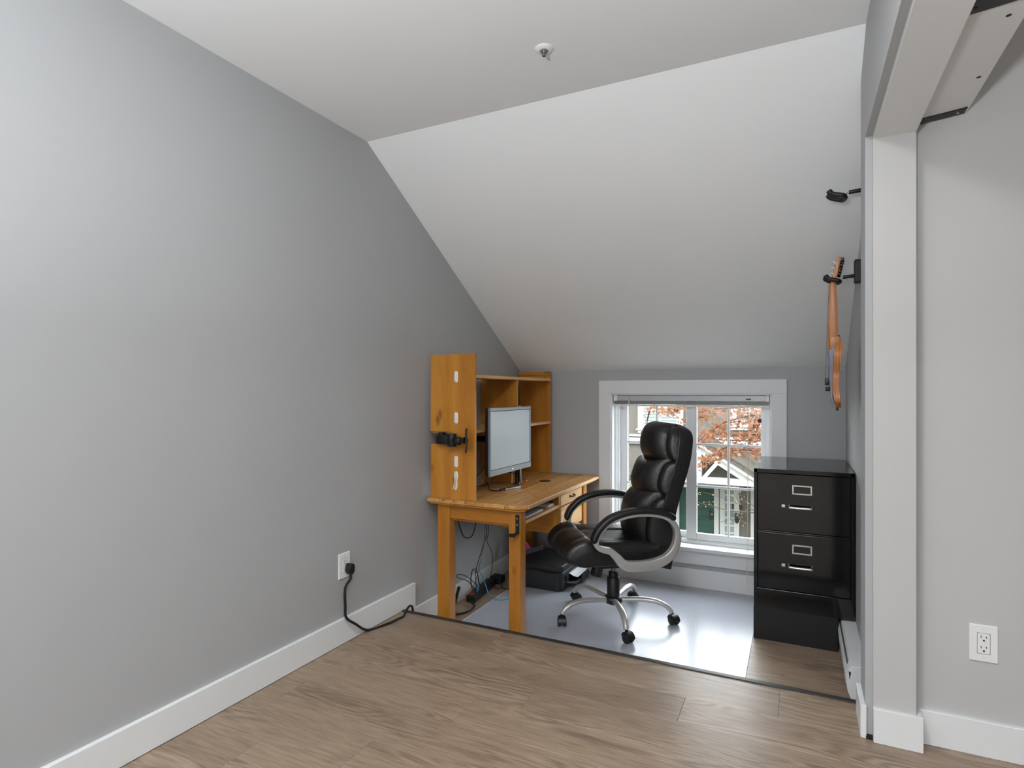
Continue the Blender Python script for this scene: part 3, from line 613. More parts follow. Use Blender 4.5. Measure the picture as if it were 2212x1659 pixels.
# headphone hook on the near leg
hh = thing('headphone_hook', (0.592, 2.862, 0.42), label='black L-shaped bracket screwed to the near desk leg', cat='bracket')
mesh('plate', box((0.578, 2.862 - 0.003, 0.432), (0.600, 2.866, 0.528), 0.001), M['blackmetal'], hh)
mesh('arm', box((0.576, 2.822, 0.428), (0.602, 2.866, 0.433), 0.001), M['blackmetal'], hh)
mesh('lip', prism([(2.826, 0.430), (2.802, 0.420), (2.800, 0.424), (2.826, 0.434)], 'x', 0.560, 0.602, 0.0008, 1), M['blackmetal'], hh)
for z in (0.476, 0.51): mesh('screw', cyl((0.589, 2.8565, z), (0.589, 2.860, z), 0.0045, n=12), M['chrome'], hh)
# ------------------------------------------------------------------ below the desk
ps = thing('power_strip', (0.08, 3.3, ZF), label='black power strip with red switch on the floor under the desk', cat='power strip')
dirp = Vector((-0.034, 0.285, 0)).normalized(); pR = Matrix.Translation((0.092, 3.215, ZF)) @ Matrix.Rotation(math.atan2(dirp.y, dirp.x), 4, 'Z')
mesh('body', xf(box((0, -0.032, 0.0), (0.36, 0.032, 0.045), 0.005), pR), M['black'], ps)
mesh('switch', xf(box((0.016, -0.012, 0.044), (0.040, 0.012, 0.051), 0.002), pR), M['red'], ps)
for k in range(5): mesh('socket', xf(box((0.07 + k * 0.055, -0.016, 0.0448), (0.105 + k * 0.055, 0.016, 0.0462), 0.001, 1), pR), M['printer'], ps)
mesh('plug', prism([(2.166, 0.372), (2.179, 0.376), (2.195, 0.370), (2.200, 0.352), (2.196, 0.332), (2.186, 0.322), (2.176, 0.322), (2.166, 0.334), (2.162, 0.352)], 'x', 0.0075, 0.042, 0.006, 3), M['rubber'], ps, smooth=50)
mesh('cord', tube([(0.026, 2.182, 0.33), (0.026, 2.182, 0.30), px(746, 1270, X=0.026), px(746, 1310, X=0.025), px(748, 1334, X=0.025), px(768, 1348, X=0.045), px(795, 1361, Z=0.008), px(838, 1347, Z=0.007), px(862, 1336, Z=0.008), (0.085, 2.52, 0.012), (0.075, 2.545, 0.014), (0.06, 2.60, 0.03), (0.06, 2.632, 0.024), (0.06, 2.65, -0.03), (0.054, 2.70, -0.115), (0.046, 2.80, ZF + 0.009), (0.044, 2.90, ZF + 0.0075), (0.07, 2.965, ZF + 0.007), (0.13, 3.0, ZF + 0.007), (0.165, 3.08, ZF + 0.007), (0.15, 3.16, ZF + 0.010), (0.10, 3.195, ZF + 0.018), (0.093, 3.215, ZF + 0.02)], 0.0062, 9, 8), M['rubber'], ps, smooth=60)
br = mesh('power_brick', box((0.02, 3.60, ZF), (0.105, 3.68, ZF + 0.05), 0.008), M['black'], None, label='black power brick behind the power strip under the desk', cat='adapter')
cable('black cable hanging in a loop below the desk apron', [(0.112, 3.00, 0.551), (0.110, 3.015, 0.47), (0.100, 3.06, 0.39), (0.092, 3.13, 0.30), (0.092, 3.21, 0.275), (0.098, 3.25, 0.31), (0.108, 3.258, 0.40), (0.110, 3.258, 0.48), (0.112, 3.258, 0.551)], 0.0036)
cable('thin black cable hanging straight from the desk to the strip', [(0.13, 3.36, 0.551), (0.13, 3.36, 0.30), (0.115, 3.35, 0.21), (0.10, 3.30, 0.10), (0.09, 3.28, 0.02), (0.09, 3.29, -0.05), (0.075, 3.33, ZF + 0.052)], 0.0024)
cable('thin black cable curving from the desk towards the power brick', [(0.14, 3.38, 0.551), (0.13, 3.38, 0.28), (0.125, 3.37, 0.22), (0.13, 3.43, 0.13), (0.125, 3.44, 0.02), (0.11, 3.44, -0.06), (0.12, 3.50, ZF + 0.012), (0.15, 3.54, ZF + 0.004)], 0.0022)
cable('thin grey cable hanging between the black ones under the desk', [(0.12, 3.37, 0.551), (0.12, 3.35, 0.25), (0.10, 3.33, 0.10), (0.07, 3.33, -0.02), (0.05, 3.31, -0.09), (0.06, 3.30, ZF + 0.05)], 0.002, M['greyplastic'])
cable('thick black cable arched above the power strip', [pR @ Vector((0.045, 0, 0.045)), pR @ Vector((0.055, 0.02, 0.10)), (0.07, 3.26, 0.02), (0.07, 3.29, 0.05), (0.07, 3.34, 0.01), (0.06, 3.38, -0.07), pR @ Vector((0.20, 0.01, 0.046))], 0.0034)
cable('black cable looped against the baseboard behind the strip', [pR @ Vector((0.09, 0.0, 0.046)), (0.052, 3.25, -0.02), (0.038, 3.17, 0.02), (0.032, 3.14, 0.04), (0.036, 3.18, 0.042), (0.047, 3.27, -0.005), pR @ Vector((0.15, 0, 0.046))], 0.0026)
cable('blue network cable trailing from the strip across the floor', [(0.115, 3.28, 0.045), (0.112, 3.33, 0.0), (0.115, 3.375, -0.08), (0.128, 3.385, ZF + 0.008), (0.16, 3.358, ZF + 0.0045), (0.188, 3.342, ZF + 0.0078), (0.235, 3.325, ZF + 0.0075), (0.275, 3.36, ZF + 0.0075), (0.295, 3.47, ZF + 0.0075), (0.30, 3.616, ZF + 0.0085)], 0.0030, M['blue'])
cable('short blue wire plugged into the power strip', [pR @ Vector((0.10, -0.01, 0.046)), pR @ Vector((0.09, -0.02, 0.085)), pR @ Vector((0.075, -0.016, 0.075)), pR @ Vector((0.07, -0.014, 0.046))], 0.0022, M['blue'])
cable('copper wire arched over the power strip', [pR @ Vector((0.11, -0.01, 0.046)), pR @ Vector((0.08, 0.004, 0.078)), pR @ Vector((0.035, 0.034, 0.060)), pR @ Vector((0.018, 0.042, 0.02)), pR @ Vector((0.0, 0.044, 0.0025))], 0.0018, M['copper'])
cable('black cable running on the floor from the brick behind the desk', [(0.10, 3.62, ZF + 0.03), (0.13, 3.56, ZF + 0.02), (0.17, 3.52, ZF + 0.008), (0.21, 3.54, ZF + 0.0075), (0.25, 3.618, ZF + 0.010)], 0.003)
sB, sT = Vector((0.060, 3.055, ZF + 0.001)), Vector((0.0225, 3.19, -0.040)); sd = sT - sB
mesh('flat_stick', xf(box((-0.010, -0.002, 0), (0.010, 0.002, sd.length), 0.0018), Matrix.Translation(sB) @ sd.to_track_quat('Z', 'Y').to_matrix().to_4x4()), M['black'], None, label='flat black stick leaning on the white baseboard under the desk', cat='stick')
# ------------------------------------------------------------------ printer
pr = thing('printer', (0.37, 3.82, ZF), label='black inkjet printer on the floor under the desk drawers', cat='printer')
MZ = ZF + 0.004
P0 = prism([(0.20, 3.625), (0.52, 3.625), (0.546, 3.65), (0.56, 4.0), (0.21, 4.02)], 'z', MZ, MZ + 0.125, 0.008, 3)
mesh('body', P0, M['printer'], pr, smooth=40)
mesh('scanner_lid', prism([(0.195, 3.62), (0.522, 3.62), (0.549, 3.648), (0.563, 4.004), (0.205, 4.024)], 'z', MZ + 0.129, MZ + 0.172, 0.010, 3), M['printer'], pr, smooth=40)
mesh('lid_gap', prism([(0.205, 3.63), (0.515, 3.63), (0.541, 3.655), (0.555, 3.995), (0.215, 4.012)], 'z', MZ + 0.124, MZ + 0.130), M['dark'], pr)
mesh('finger_notch', box((0.42, 3.6235, MZ + 0.112), (0.485, 3.63, MZ + 0.127), 0.002), M['dark'], pr)
mesh('output_slot', box((0.535, 3.69, MZ + 0.03), (0.561, 3.985, MZ + 0.10), 0.002), M['dark'], pr)
mesh('output_tray', prism([(0.55, MZ + 0.034), (0.625, MZ + 0.045), (0.625, MZ + 0.057), (0.55, MZ + 0.046)], 'y', 3.70, 3.975, 0.002, 1), M['printer'], pr)
mesh('tray_stop', box((0.620, 3.80, MZ + 0.03), (0.632, 3.94, MZ + 0.085), 0.003), M['printer'], pr)
for y in (3.70, 3.968): mesh('tray_rail', prism([(0.55, MZ + 0.044), (0.625, MZ + 0.055), (0.625, MZ + 0.065), (0.55, MZ + 0.054)], 'y', y - 0.004, y + 0.004, 0.001, 1), M['greyplastic'], pr)
mesh('badge', box((0.5485, 3.662, MZ + 0.055), (0.5525, 3.670, MZ + 0.068), 0), M['chrome'], pr)
for x, y in ((0.23, 3.65), (0.5, 3.65), (0.23, 3.98), (0.52, 3.97)): mesh('foot', cyl((x, y, ZF + 0.0025), (x, y, MZ + 0.006), 0.012, n=12), M['rubber'], pr)
mesh('paper', prism([(0.556, MZ + 0.10), (0.59, MZ + 0.083), (0.619, MZ + 0.080), (0.619, MZ + 0.081), (0.59, MZ + 0.084), (0.556, MZ + 0.101)], 'y', 3.745, 3.95), M['paper'], None, label='white sheet of paper sticking out of the printer', cat='paper')
mesh('plastic_tray', prism([(0.10, 0.020), (0.335, 0.118), (0.338, 0.085), (0.335, 0.080), (0.218, 0.0345), (0.196, 0.0335), (0.10, 0.012)], 'y', 3.80, 3.812, 0.001, 1), M['greyplastic'], None, label='dark grey plastic sheet standing slanted on the printer lid', cat='tray')
mesh('pink_folder', prism([(0.12, 0.034), (0.225, 0.034), (0.245, 0.072), (0.175, 0.150), (0.06, 0.11)], 'y', 3.811, 3.820, 0.001, 1), M['pink'], None, label='bright pink paper folder standing behind the grey plastic sheet', cat='folder')
# ------------------------------------------------------------------ chair mat
cm = mesh('chair_mat', prism([(0.20, 2.665), (1.735, 2.665), (1.735, 4.128), (0.20, 4.128)], 'z', ZF - 0.001, ZF + 0.0035, 0.001, 1), M['mat'], None, label='large grey speckled mat under the office chair', cat='mat')
mesh('lit_edge_strip', box((0.1965, 2.665, ZF - 0.001), (0.2005, 4.128, ZF + 0.0036), 0.001, 1), M['plate'], cm)  # bevel highlight along the mat edge, added as a white strip
ZM = ZF + 0.003
# ------------------------------------------------------------------ office chair (local +X is where the sitter faces, +Y its left)
CH = thing('office_chair', (0.975, 3.37, ZM), math.radians(215), label='black leather executive office chair with silver loop arms on the mat', cat='chair')
def C(name, bm, mat, parent=CH, sm=45, **k): return mesh(name, bm, mat, parent, world=False, smooth=sm, **k)
def interp(tab, s):
    for (a, va), (b_, vb) in zip(tab, tab[1:]):
        if s <= b_:
            t = (s - a) / (b_ - a); t = max(0, min(1, t)); return tuple(x + (y - x) * t for x, y in zip(va, vb)) if isinstance(va, tuple) else va + (vb - va) * t
    return tab[-1][1]
# backrest: spine of the front face, half width, as functions of s (0 bottom .. 1 top)
spine_pts = cr([(-0.195, 0, 0.430), (-0.20, 0, 0.54), (-0.215, 0, 0.66), (-0.245, 0, 0.78), (-0.285, 0, 0.90), (-0.312, 0, 1.0), (-0.328, 0, 1.08), (-0.345, 0, 1.145)], 12)
def spine(s):
    f = s * (len(spine_pts) - 1); i = min(int(f), len(spine_pts) - 2); return spine_pts[i].lerp(spine_pts[i + 1], f - i)
HW = [(0, 0.215), (0.15, 0.235), (0.4, 0.25), (0.65, 0.245), (0.85, 0.225), (0.94, 0.195), (1.0, 0.14)]
def backsurf(s, t):
    p = spine(s); q = spine(min(1, s + 0.01)) - spine(max(0, s - 0.01)); q.normalize()
    n = Vector((q.z, 0, -q.x)); hw = interp(HW, s)
    return p + Vector((0, t * hw, 0)) + n * (0.018 * t * t), n
NS, NT_ = 44, 20
nb = bmesh.new(); fr_, re_ = [], []
for i in range(NS + 1):
    s = i / NS; rf, rr = [], []
    for j in range(NT_ + 1):
        t = -1 + 2 * j / NT_; p, n = backsurf(s, t)
        th = (0.105 - 0.02 * t * t) * (1 - 0.55 * max(0, (s - 0.88) / 0.12) ** 2) * (1 - 0.3 * max(0, (0.1 - s) / 0.1))
        rf.append(nb.verts.new(p)); rr.append(nb.verts.new(p - n * th))
    fr_.append(rf); re_.append(rr)
for A, sgn in ((fr_, 1), (re_, -1)):
    for i in range(NS):
        for j in range(NT_): nb.faces.new((A[i][j], A[i][j + 1], A[i + 1][j + 1], A[i + 1][j]))
for i in range(NS):
    nb.faces.new((fr_[i][0], fr_[i + 1][0], re_[i + 1][0], re_[i][0])); nb.faces.new((fr_[i][-1], re_[i][-1], re_[i + 1][-1], fr_[i + 1][-1]))
for j in range(NT_):
    nb.faces.new((fr_[0][j], re_[0][j], re_[0][j + 1], fr_[0][j + 1])); nb.faces.new((fr_[-1][j], fr_[-1][j + 1], re_[-1][j + 1], re_[-1][j]))
bs = C('backrest', nb, M['leather'], sm=None)
md = bs.modifiers.new('soften', 'BEVEL'); md.width = 0.02; md.segments = 3; md.limit_method = 'ANGLE'; md.angle_limit = math.radians(50)
for f in bs.data.polygons: f.use_smooth = True
def pad(surf, s0, s1, t0, t1, Hh, ns=18, nt=14, pw=4.0, sink=0.010, fold=0.0, seed=0, drop=0.0):
    rnd = random.Random(seed); ph = [rnd.uniform(0, 6.28) for _ in range(6)]
    nb = bmesh.new(); G = []
    for i in range(ns + 1):
        a = -1 + 2 * i / ns; a = math.copysign(abs(a) ** 0.75, a); row = []
        for j in range(nt + 1):
            b_ = -1 + 2 * j / nt; b_ = math.copysign(abs(b_) ** 0.75, b_)
            lo = s0 - drop * (1 - b_ * b_); hi = s1 - drop * (1 - b_ * b_) * (0 if s1 > 0.99 else 1)
            p, n = surf(max(0, min(1, lo + (hi - lo) * (a + 1) / 2)), t0 + (t1 - t0) * (b_ + 1) / 2)
            h = Hh * max(0, (1 - abs(a) ** pw)) ** 0.5 * max(0, (1 - abs(b_) ** pw)) ** 0.5
            wr = 0 * a + fold * (math.sin(9 * b_ + ph[0] + 1.5 * a) + 0.6 * math.sin(17 * b_ + ph[1] - 2 * a)) * (abs(a) ** 1.5) * (1 - abs(a) ** 6)
            row.append(nb.verts.new(p + n * (h - sink + wr)))
        G.append(row)
    for i in range(ns):
        for j in range(nt): nb.faces.new((G[i][j], G[i][j + 1], G[i + 1][j + 1], G[i + 1][j]))
    return nb
k = 0
for s0, s1, hc in ((0.0, 0.42, 0.150), (0.37, 0.66, 0.130), (0.60, 1.0, 0.138)):
    C('back_cushion', pad(backsurf, s0, s1, -0.68, 0.68, hc, 28, 24, 2.5, 0.004, 0.0016, k, 0.0 if s0 < 0.1 else 0.045), M['leather'], sm=80); k += 1
    for t0, t1 in ((-0.99, -0.56), (0.56, 0.99)):
        C('side_bolster', pad(backsurf, s0 + 0.02, s1 - 0.04, t0, t1, hc * 0.50, 20, 10, 2.6, 0.012, 0.001, k), M['leather'], sm=80); k += 1
# stitched cap over the head cushion
# seat
seat_path = cr([(-0.235, 0, 0.445), (-0.12, 0, 0.438), (0.05, 0, 0.440), (0.14, 0, 0.448), (0.215, 0, 0.446), (0.268, 0, 0.420), (0.285, 0, 0.375)], 10)
def seatsurf(s, t):
    f = s * (len(seat_path) - 1); i = min(int(f), len(seat_path) - 2); p = seat_path[i].lerp(seat_path[i + 1], f - i)
    i0 = max(0, i - 1); q = (seat_path[min(i + 2, len(seat_path) - 1)] - seat_path[i0]).normalized(); n = Vector((-q.z, 0, q.x))
    hw = interp([(0, 0.225), (0.3, 0.25), (0.7, 0.262), (0.9, 0.25), (1, 0.21)], s)
    return p + Vector((0, t * hw, 0)) + n * (0.018 * t * t), n
nb = bmesh.new(); A, B = [], []
for i in range(31):
    s = i / 30; a, c = [], []
    for j in range(17):
        t = -1 + j / 8; p, n = seatsurf(s, t); a.append(nb.verts.new(p))
        zb = 0.352 + 0.028 * max(0, (s - 0.72) / 0.28) ** 1.5 + 0.03 * t ** 4
        c.append(nb.verts.new((p.x - 0.02 * max(0, (s - 0.85) / 0.15), p.y * 0.97, min(zb, p.z - 0.012))))
    A.append(a); B.append(c)
for G in (A, B):
    for i in range(30):
        for j in range(16): nb.faces.new((G[i][j], G[i][j + 1], G[i + 1][j + 1], G[i + 1][j]))
for i in range(30):
    for j in (0, 16): nb.faces.new((A[i][j], A[i + 1][j], B[i + 1][j], B[i][j]))
for j in range(16):
    for i in (0, 30): nb.faces.new((A[i][j], A[i][j + 1], B[i][j + 1], B[i][j]))
C('seat', nb, M['leather'], sm=45)
for s0, s1, hc in ((0.04, 0.66, 0.062), (0.55, 1.0, 0.084)):
    C('seat_cushion', pad(seatsurf, s0, s1, -0.66, 0.66, hc, 26, 24, 4.0, 0.008, 0.0018, k), M['leather'], sm=80); k += 1
    for t0, t1 in ((-1.0, -0.47), (0.47, 1.0)):
        C('seat_bolster', pad(seatsurf, s0 + 0.0, s1 - 0.0, t0, t1, hc * 0.97, 24, 14, 3.6, 0.008, 0.0012, k), M['leather'], sm=80); k += 1
# loop arms
loop = [(0.198, 0.530), (0.172, 0.585), (0.115, 0.632), (0.03, 0.660), (-0.06, 0.669), (-0.15, 0.662), (-0.215, 0.638), (-0.252, 0.595), (-0.264, 0.540), (-0.250, 0.480), (-0.208, 0.428), (-0.140, 0.398), (-0.06, 0.388), (0.01, 0.390), (0.048, 0.404), (0.082, 0.442), (0.118, 0.474), (0.160, 0.486), (0.188, 0.500)]
thk = [0.014, 0.012, 0.012, 0.012, 0.012, 0.013, 0.014, 0.015, 0.018, 0.021, 0.024, 0.027, 0.028, 0.028, 0.026, 0.022, 0.018, 0.016, 0.014]
for sy in (1, -1):
    y = sy * 0.292
    path = cr([(u, y, z) for u, z in loop], 6, True); tk = [v.x for v in cr([(t, 0, 0) for t in thk], 6, True)]
    def sec(i, n):
        h = tk[i]; w_ = 0.021; r = min(0.006, h * 0.6)
        return roundrect(2 * w_, 2 * h, r, 2)
    arm = C('armrest', sweep(path, sec, True, up=(0, 1, 0)), M['silver'], sm=50)
    up = [(0.212, 0.522), (0.200, 0.562), (0.172, 0.604), (0.115, 0.650), (0.03, 0.679), (-0.06, 0.688), (-0.15, 0.680), (-0.218, 0.658), (-0.246, 0.634)]
    pth = cr([(u, y, z) for u, z in up], 7)
    def sec2(i, n):
        e = min(1, (min(i, n - 1 - i) + 0.6) / 4.0) ** 0.5
        return [(a * (0.55 + 0.45 * e), b_ * e) for a, b_ in roundrect(0.058, 0.036, 0.016, 3)]
    C('arm_pad', sweep(pth, sec2, up=(0, 1, 0)), M['black'], arm, sm=50)
    for u, z in ((0.038, 0.392), (-0.128, 0.398)): C('bolt_cover', cyl((u, y + sy * 0.019, z), (u, y + sy * 0.0225, z), 0.009, n=18), M['silver'], arm)
# hinge plates between seat and back, tilt mechanism
for sy in (1, -1): C('back_bracket', prism([(-0.27, 0.33), (-0.20, 0.345), (-0.165, 0.46), (-0.215, 0.50), (-0.285, 0.42)], 'y', sy * 0.18 - 0.03, sy * 0.18 + 0.03, 0.008, 2), M['leather'])
C('rear_flap', prism([(-0.30, 0.36), (-0.25, 0.345), (-0.20, 0.43), (-0.225, 0.52), (-0.295, 0.50)], 'y', -0.17, 0.17, 0.012, 3), M['leather'])
C('tilt_mechanism', box((-0.10, -0.09, 0.315), (0.12, 0.09, 0.362), 0.008), M['blackmetal'])
C('tension_knob', cyl((0.095, 0.03, 0.345), (0.118, 0.03, 0.262), 0.030, 0.034, n=24, bev=0.005), M['black'])
C('gas_lift', lathe([(0, 0.255), (0.013, 0.255), (0.013, 0.335), (0, 0.335)], (0, 0, 0), 20), M['steel'])
C('lift_collar', lathe([(0, 0.300), (0.018, 0.300), (0.018, 0.325), (0, 0.325)], (0, 0, 0), 20), M['black'])
C('column_cover', lathe([(0, 0.125), (0.037, 0.125), (0.037, 0.238), (0.033, 0.243), (0.028, 0.243), (0.028, 0.272), (0.024, 0.276), (0, 0.276)], (0, 0, 0), 32), M['black'])
C('hub', lathe([(0, 0.082), (0.030, 0.082), (0.050, 0.092), (0.056, 0.108), (0.054, 0.122), (0.044, 0.132), (0, 0.134)], (0, 0, 0), 32), M['black'])
R0 = 0.335
for kk in range(5):
    a = math.radians(-62 + 72 * kk - 215); ca, sa = math.cos(a), math.sin(a)
    pts = cr([(r * ca, r * sa, z) for r, z in ((0.040, 0.110), (0.11, 0.118), (0.18, 0.124), (0.245, 0.120), (0.295, 0.103), (0.322, 0.080), (0.331, 0.062))], 6)
    def sec3(i, n):
        f = i / (n - 1); w_ = 0.017 - 0.004 * abs(f - 0.35) ; h = 0.016 - 0.003 * f
        return circ(w_ * (1.15 if 0.3 < f < 0.7 else 1.0), 14, h)
    lg = C('base_leg', sweep(pts, sec3, up=(-sa, ca, 0)), M['silver'], sm=60)
    sw = a + [0.5, -0.9, 2.2, -2.0, 1.2][kk]; cw, sn = math.cos(sw), math.sin(sw)
    c0 = Vector((R0 * ca, R0 * sa, 0)); off = Vector((cw, sn, 0)); axd = Vector((-sn, cw, 0))
    ct = c0 + off * 0.014 + Vector((0, 0, 0.0255))
    bm = cyl(c0 + Vector((0, 0, 0.045)), c0 + Vector((0, 0, 0.066)), 0.0085, n=12)
    for s in (-1, 1): cyl(ct + axd * s * 0.006, ct + axd * s * 0.025, 0.0255, n=24, bm=bm, bev=0.005)
    # hood over the wheels
    prof = [Vector((0.031 * math.cos(t), 0, 0.031 * math.sin(t))) for t in [math.radians(10 + 17 * q) for q in range(11)]]
    hp = [ct + off * -p.x * -1 * -1 + Vector((0, 0, p.z)) for p in prof]
    sweep(hp, lambda i, n: [(0.020, 0.002), (-0.020, 0.002), (-0.020, -0.003), (0.020, -0.003)], bm=bm, up=tuple(axd))
    C('caster', bm, M['black'], lg, sm=40)
# ------------------------------------------------------------------ filing cabinet on its plinth
pl = mesh('cabinet_plinth', box((1.738, 3.432, ZF), (2.1385, 4.08, 0.034), 0.002), M['plinth'], None, label='black painted wooden plinth under the filing cabinet', cat='plinth')
fc = thing('filing_cabinet', (1.978, 3.78, 0.033), label='black two-drawer steel filing cabinet beside the window', cat='cabinet')
X0, X1, Y0, Y1, Z0, Z1 = 1.740, 2.2145, 3.43, 4.0955, 0.033, 0.782
def FC(name, bm, mat=M['cab'], parent=fc, **k): return mesh(name, bm, mat, parent, **k)
FC('side_panel', box((X0, Y0, Z0), (X0 + 0.017, Y1, Z1 - 0.001), 0.0015), ); FC('side_panel', box((X1 - 0.017, Y0, Z0), (X1, Y1, Z1 - 0.001), 0.0015))
FC('top_panel', box((X0, Y0, Z1 - 0.022), (X1, Y1, Z1), 0.002), M['cabtop'])
FC('back_panel', box((X0 + 0.01, Y1 - 0.012, Z0), (X1 - 0.01, Y1 - 0.002, Z1 - 0.01)))
FC('base_panel', box((X0 + 0.015, Y0, Z0), (X1 - 0.015, Y0 + 0.02, 0.138), 0.0015))
FC('bottom_panel', box((X0 + 0.015, Y0 + 0.02, Z0), (X1 - 0.015, Y1 - 0.012, Z0 + 0.012)))
FC('mid_rail', box((X0 + 0.015, Y0 + 0.004, 0.440), (X1 - 0.015, Y0 + 0.02, 0.455), 0.001))
for z0, z1 in ((0.452, 0.757), (0.141, 0.443)):
    dr = FC('drawer', box((X0 + 0.0185, Y0 - 0.001, z0 + 0.001), (X1 - 0.0185, Y0 + 0.03, z1), 0.003))
    if z0 > 0.4: FC('drawer_lip', box((X0 + 0.0185, Y0 - 0.006, z0 - 0.006), (X1 - 0.0185, Y0 + 0.004, z0 + 0.001), 0.002), parent=dr)
    zc = z1 - 0.078
    bm = ring(1.927, 2.022, zc - 0.025, zc + 0.025, Y0 - 0.004, Y0, 0.0085, 0.008, 0.008, 0.001)
    FC('label_holder', bm, M['chrome'], dr, label='nickel label frame')
    zh = zc - 0.092
    bm = tube([(1.912, Y0, zh + 0.004), (1.913, Y0 - 0.022, zh + 0.002), (1.922, Y0 - 0.028, zh + 0.001), (1.97, Y0 - 0.028, zh), (2.014, Y0 - 0.028, zh + 0.001), (2.023, Y0 - 0.022, zh + 0.002), (2.024, Y0, zh + 0.004)], 0.0075, 10, 6)
    FC('handle', bm, M['chrome'], dr, smooth=60, label='nickel bar handle')
    FC('latch_button', box((1.877, Y0 - 0.008, zh - 0.004), (1.894, Y0, zh + 0.010), 0.001), M['chrome'], dr)
# ------------------------------------------------------------------ baseboard heater
ht = thing('baseboard_heater', (2.185, 3.4, ZF), label='white electric baseboard heater running behind the filing cabinet', cat='heater')
prof = [(2.2195, 0.028), (2.160, 0.024), (2.154, 0.012), (2.151, -0.02), (2.162, -0.035), (2.166, -0.10), (2.172, -0.115), (2.2195, -0.115)]
mesh('cover', prism(prof, 'y', 2.95, 4.13, 0.0012, 1), M['heater'], ht)
mesh('front_panel', prism([(2.147, -0.004), (2.139, -0.022), (2.144, -0.085), (2.160, -0.128), (2.168, -0.130), (2.168, -0.115), (2.155, -0.02), (2.153, -0.004)], 'y', 2.955, 4.12, 0.0005, 1), M['heater'], ht)
mesh('end_cap', prism([(2.2195, 0.031), (2.162, 0.027), (2.152, 0.012), (2.140, -0.02), (2.145, -0.080), (2.164, -0.13), (2.175, ZF), (2.2195, ZF)], 'y', 2.875, 2.953, 0.002, 2), M['heater'], ht)
mesh('louver', prism([(2.1525, 0.006), (2.1535, 0.009), (2.1485, -0.006), (2.1475, -0.006)], 'y', 2.965, 4.1), M['greyplastic'], ht)
mesh('end_notch', prism([(2.1495, 0.006), (2.1585, 0.0), (2.1525, -0.03)], 'y', 2.8735, 2.8765), M['dark'], ht)
mesh('foot', box((2.17, 3.0, ZF), (2.215, 4.1, -0.112)), M['dark'], ht)
# ------------------------------------------------------------------ guitar hangers and guitar
def hanger(label, y, z, xc=2.095, plate=True):
    o = thing('guitar_hanger', (XR, y, z), label=label, cat='hanger', group='guitar hangers on the alcove wall')
    mesh('wall_plate', prism([(y + a, z + c) for a, c in roundrect(0.05, 0.108, 0.006)], 'x', XR - 0.026, XR + 0.001, 0.004, 2), M['blackmetal'], o)
    mesh('arm', cyl((XR - 0.02, y, z - 0.018), (XR - 0.072, y, z - 0.022), 0.0085, n=16, bev=0.001), M['blackmetal'], o, smooth=40)
    mesh('rod', tube([(XR - 0.07, y, z - 0.022), (XR - 0.082, y, z - 0.026), (XR - 0.087, y, z - 0.036), (XR - 0.098, y, z - 0.042)], 0.0032, 8, 5), M['chrome'], o, smooth=60)
    for s in (-1, 1):
        pts = [(XR - 0.085, y, z - 0.042), (XR - 0.092, y + s * 0.032, z - 0.042), (XR - 0.112, y + s * 0.0345, z - 0.036), (XR - 0.134, y + s * 0.032, z - 0.029), (XR - 0.144, y + s * 0.029, z - 0.018)]
        bm = tube(pts, 0.0098, 10, 6)
        mesh('yoke_arm', bm, M['rubber'], o, smooth=60)
        p = Vector(pts[-1]); mesh('yoke_tip', cyl(p + Vector((0.004, 0, -0.008)), p + Vector((-0.004, 0, 0.006)), 0.0125, 0.011, n=16, bev=0.002), M['rubber'], o, smooth=50)
    return o
hanger('black guitar hanger holding the guitar on the alcove wall', 3.2, 1.765)
hanger('empty black guitar hanger high on the wall under the sloped ceiling', 2.84, 2.060)
gt = thing('electric_guitar', (2.115, 3.2, 1.12), label='small electric guitar of striped laminated wood hanging edge-on', cat='guitar')
GY = 3.2
def G_(name, bm, mat, parent=gt, sm=45, **k): return mesh(name, bm, mat, parent, smooth=sm, **k)
# neck and headstock (fingerboard faces the room)
G_('neck', prism([(2.089, 1.44), (2.094, 1.715), (2.100, 1.722), (2.117, 1.722), (2.120, 1.70), (2.126, 1.45), (2.132, 1.44)], 'y', GY - 0.022, GY + 0.022, 0.003, 2), M['lam'])
G_('fingerboard', prism([(2.083, 1.39), (2.090, 1.716), (2.096, 1.716), (2.091, 1.39)], 'y', GY - 0.022, GY + 0.022, 0.001, 1), M['guitar_wood'])
for i in range(18):
    z = 1.71 - 0.018 * i; G_('fret', box((2.0815 + (z - 1.39) * 0.0215, GY - 0.022, z - 0.001), (2.086 + (z - 1.39) * 0.0215, GY + 0.022, z + 0.001)), M['steel'], sm=None)
G_('neck', prism([(2.094, 1.708), (2.1012, 1.740), (2.1215, 1.740), (2.116, 1.712)], 'y', GY - 0.020, GY + 0.020), M['lam'])
G_('headstock', prism([(2.1008, 1.738), (2.122, 1.832), (2.127, 1.837), (2.141, 1.834), (2.138, 1.826), (2.121, 1.738)], 'y', GY - 0.035, GY + 0.035, 0.002, 2), M['lam'])
for i, (t, s) in enumerate(((0.42, 1), (0.42, -1), (0.64, 1), (0.64, -1), (0.86, 1), (0.86, -1))):
    c = Vector((2.105, GY, 1.71)).lerp(Vector((2.131, GY, 1.83)), t); nn = Vector((-0.975, 0, 0.22))
    tn = G_('tuner', cyl(c - nn * 0.008 + Vector((0, s * 0.022, 0)), c - nn * 0.024 + Vector((0, s * 0.022, 0)), 0.009, n=14), M['black'])
    G_('tuner_post', cyl(c + nn * 0.008 + Vector((0, s * 0.014, 0)), c + nn * 0.022 + Vector((0, s * 0.014, 0)), 0.003, n=10), M['chrome'], tn)
    G_('tuner_button', box((c.x + 0.012, GY + s * 0.036 - 0.007, c.z + 0.002), (c.x + 0.024, GY + s * 0.036 + 0.007, c.z + 0.016), 0.002), M['black'], tn)
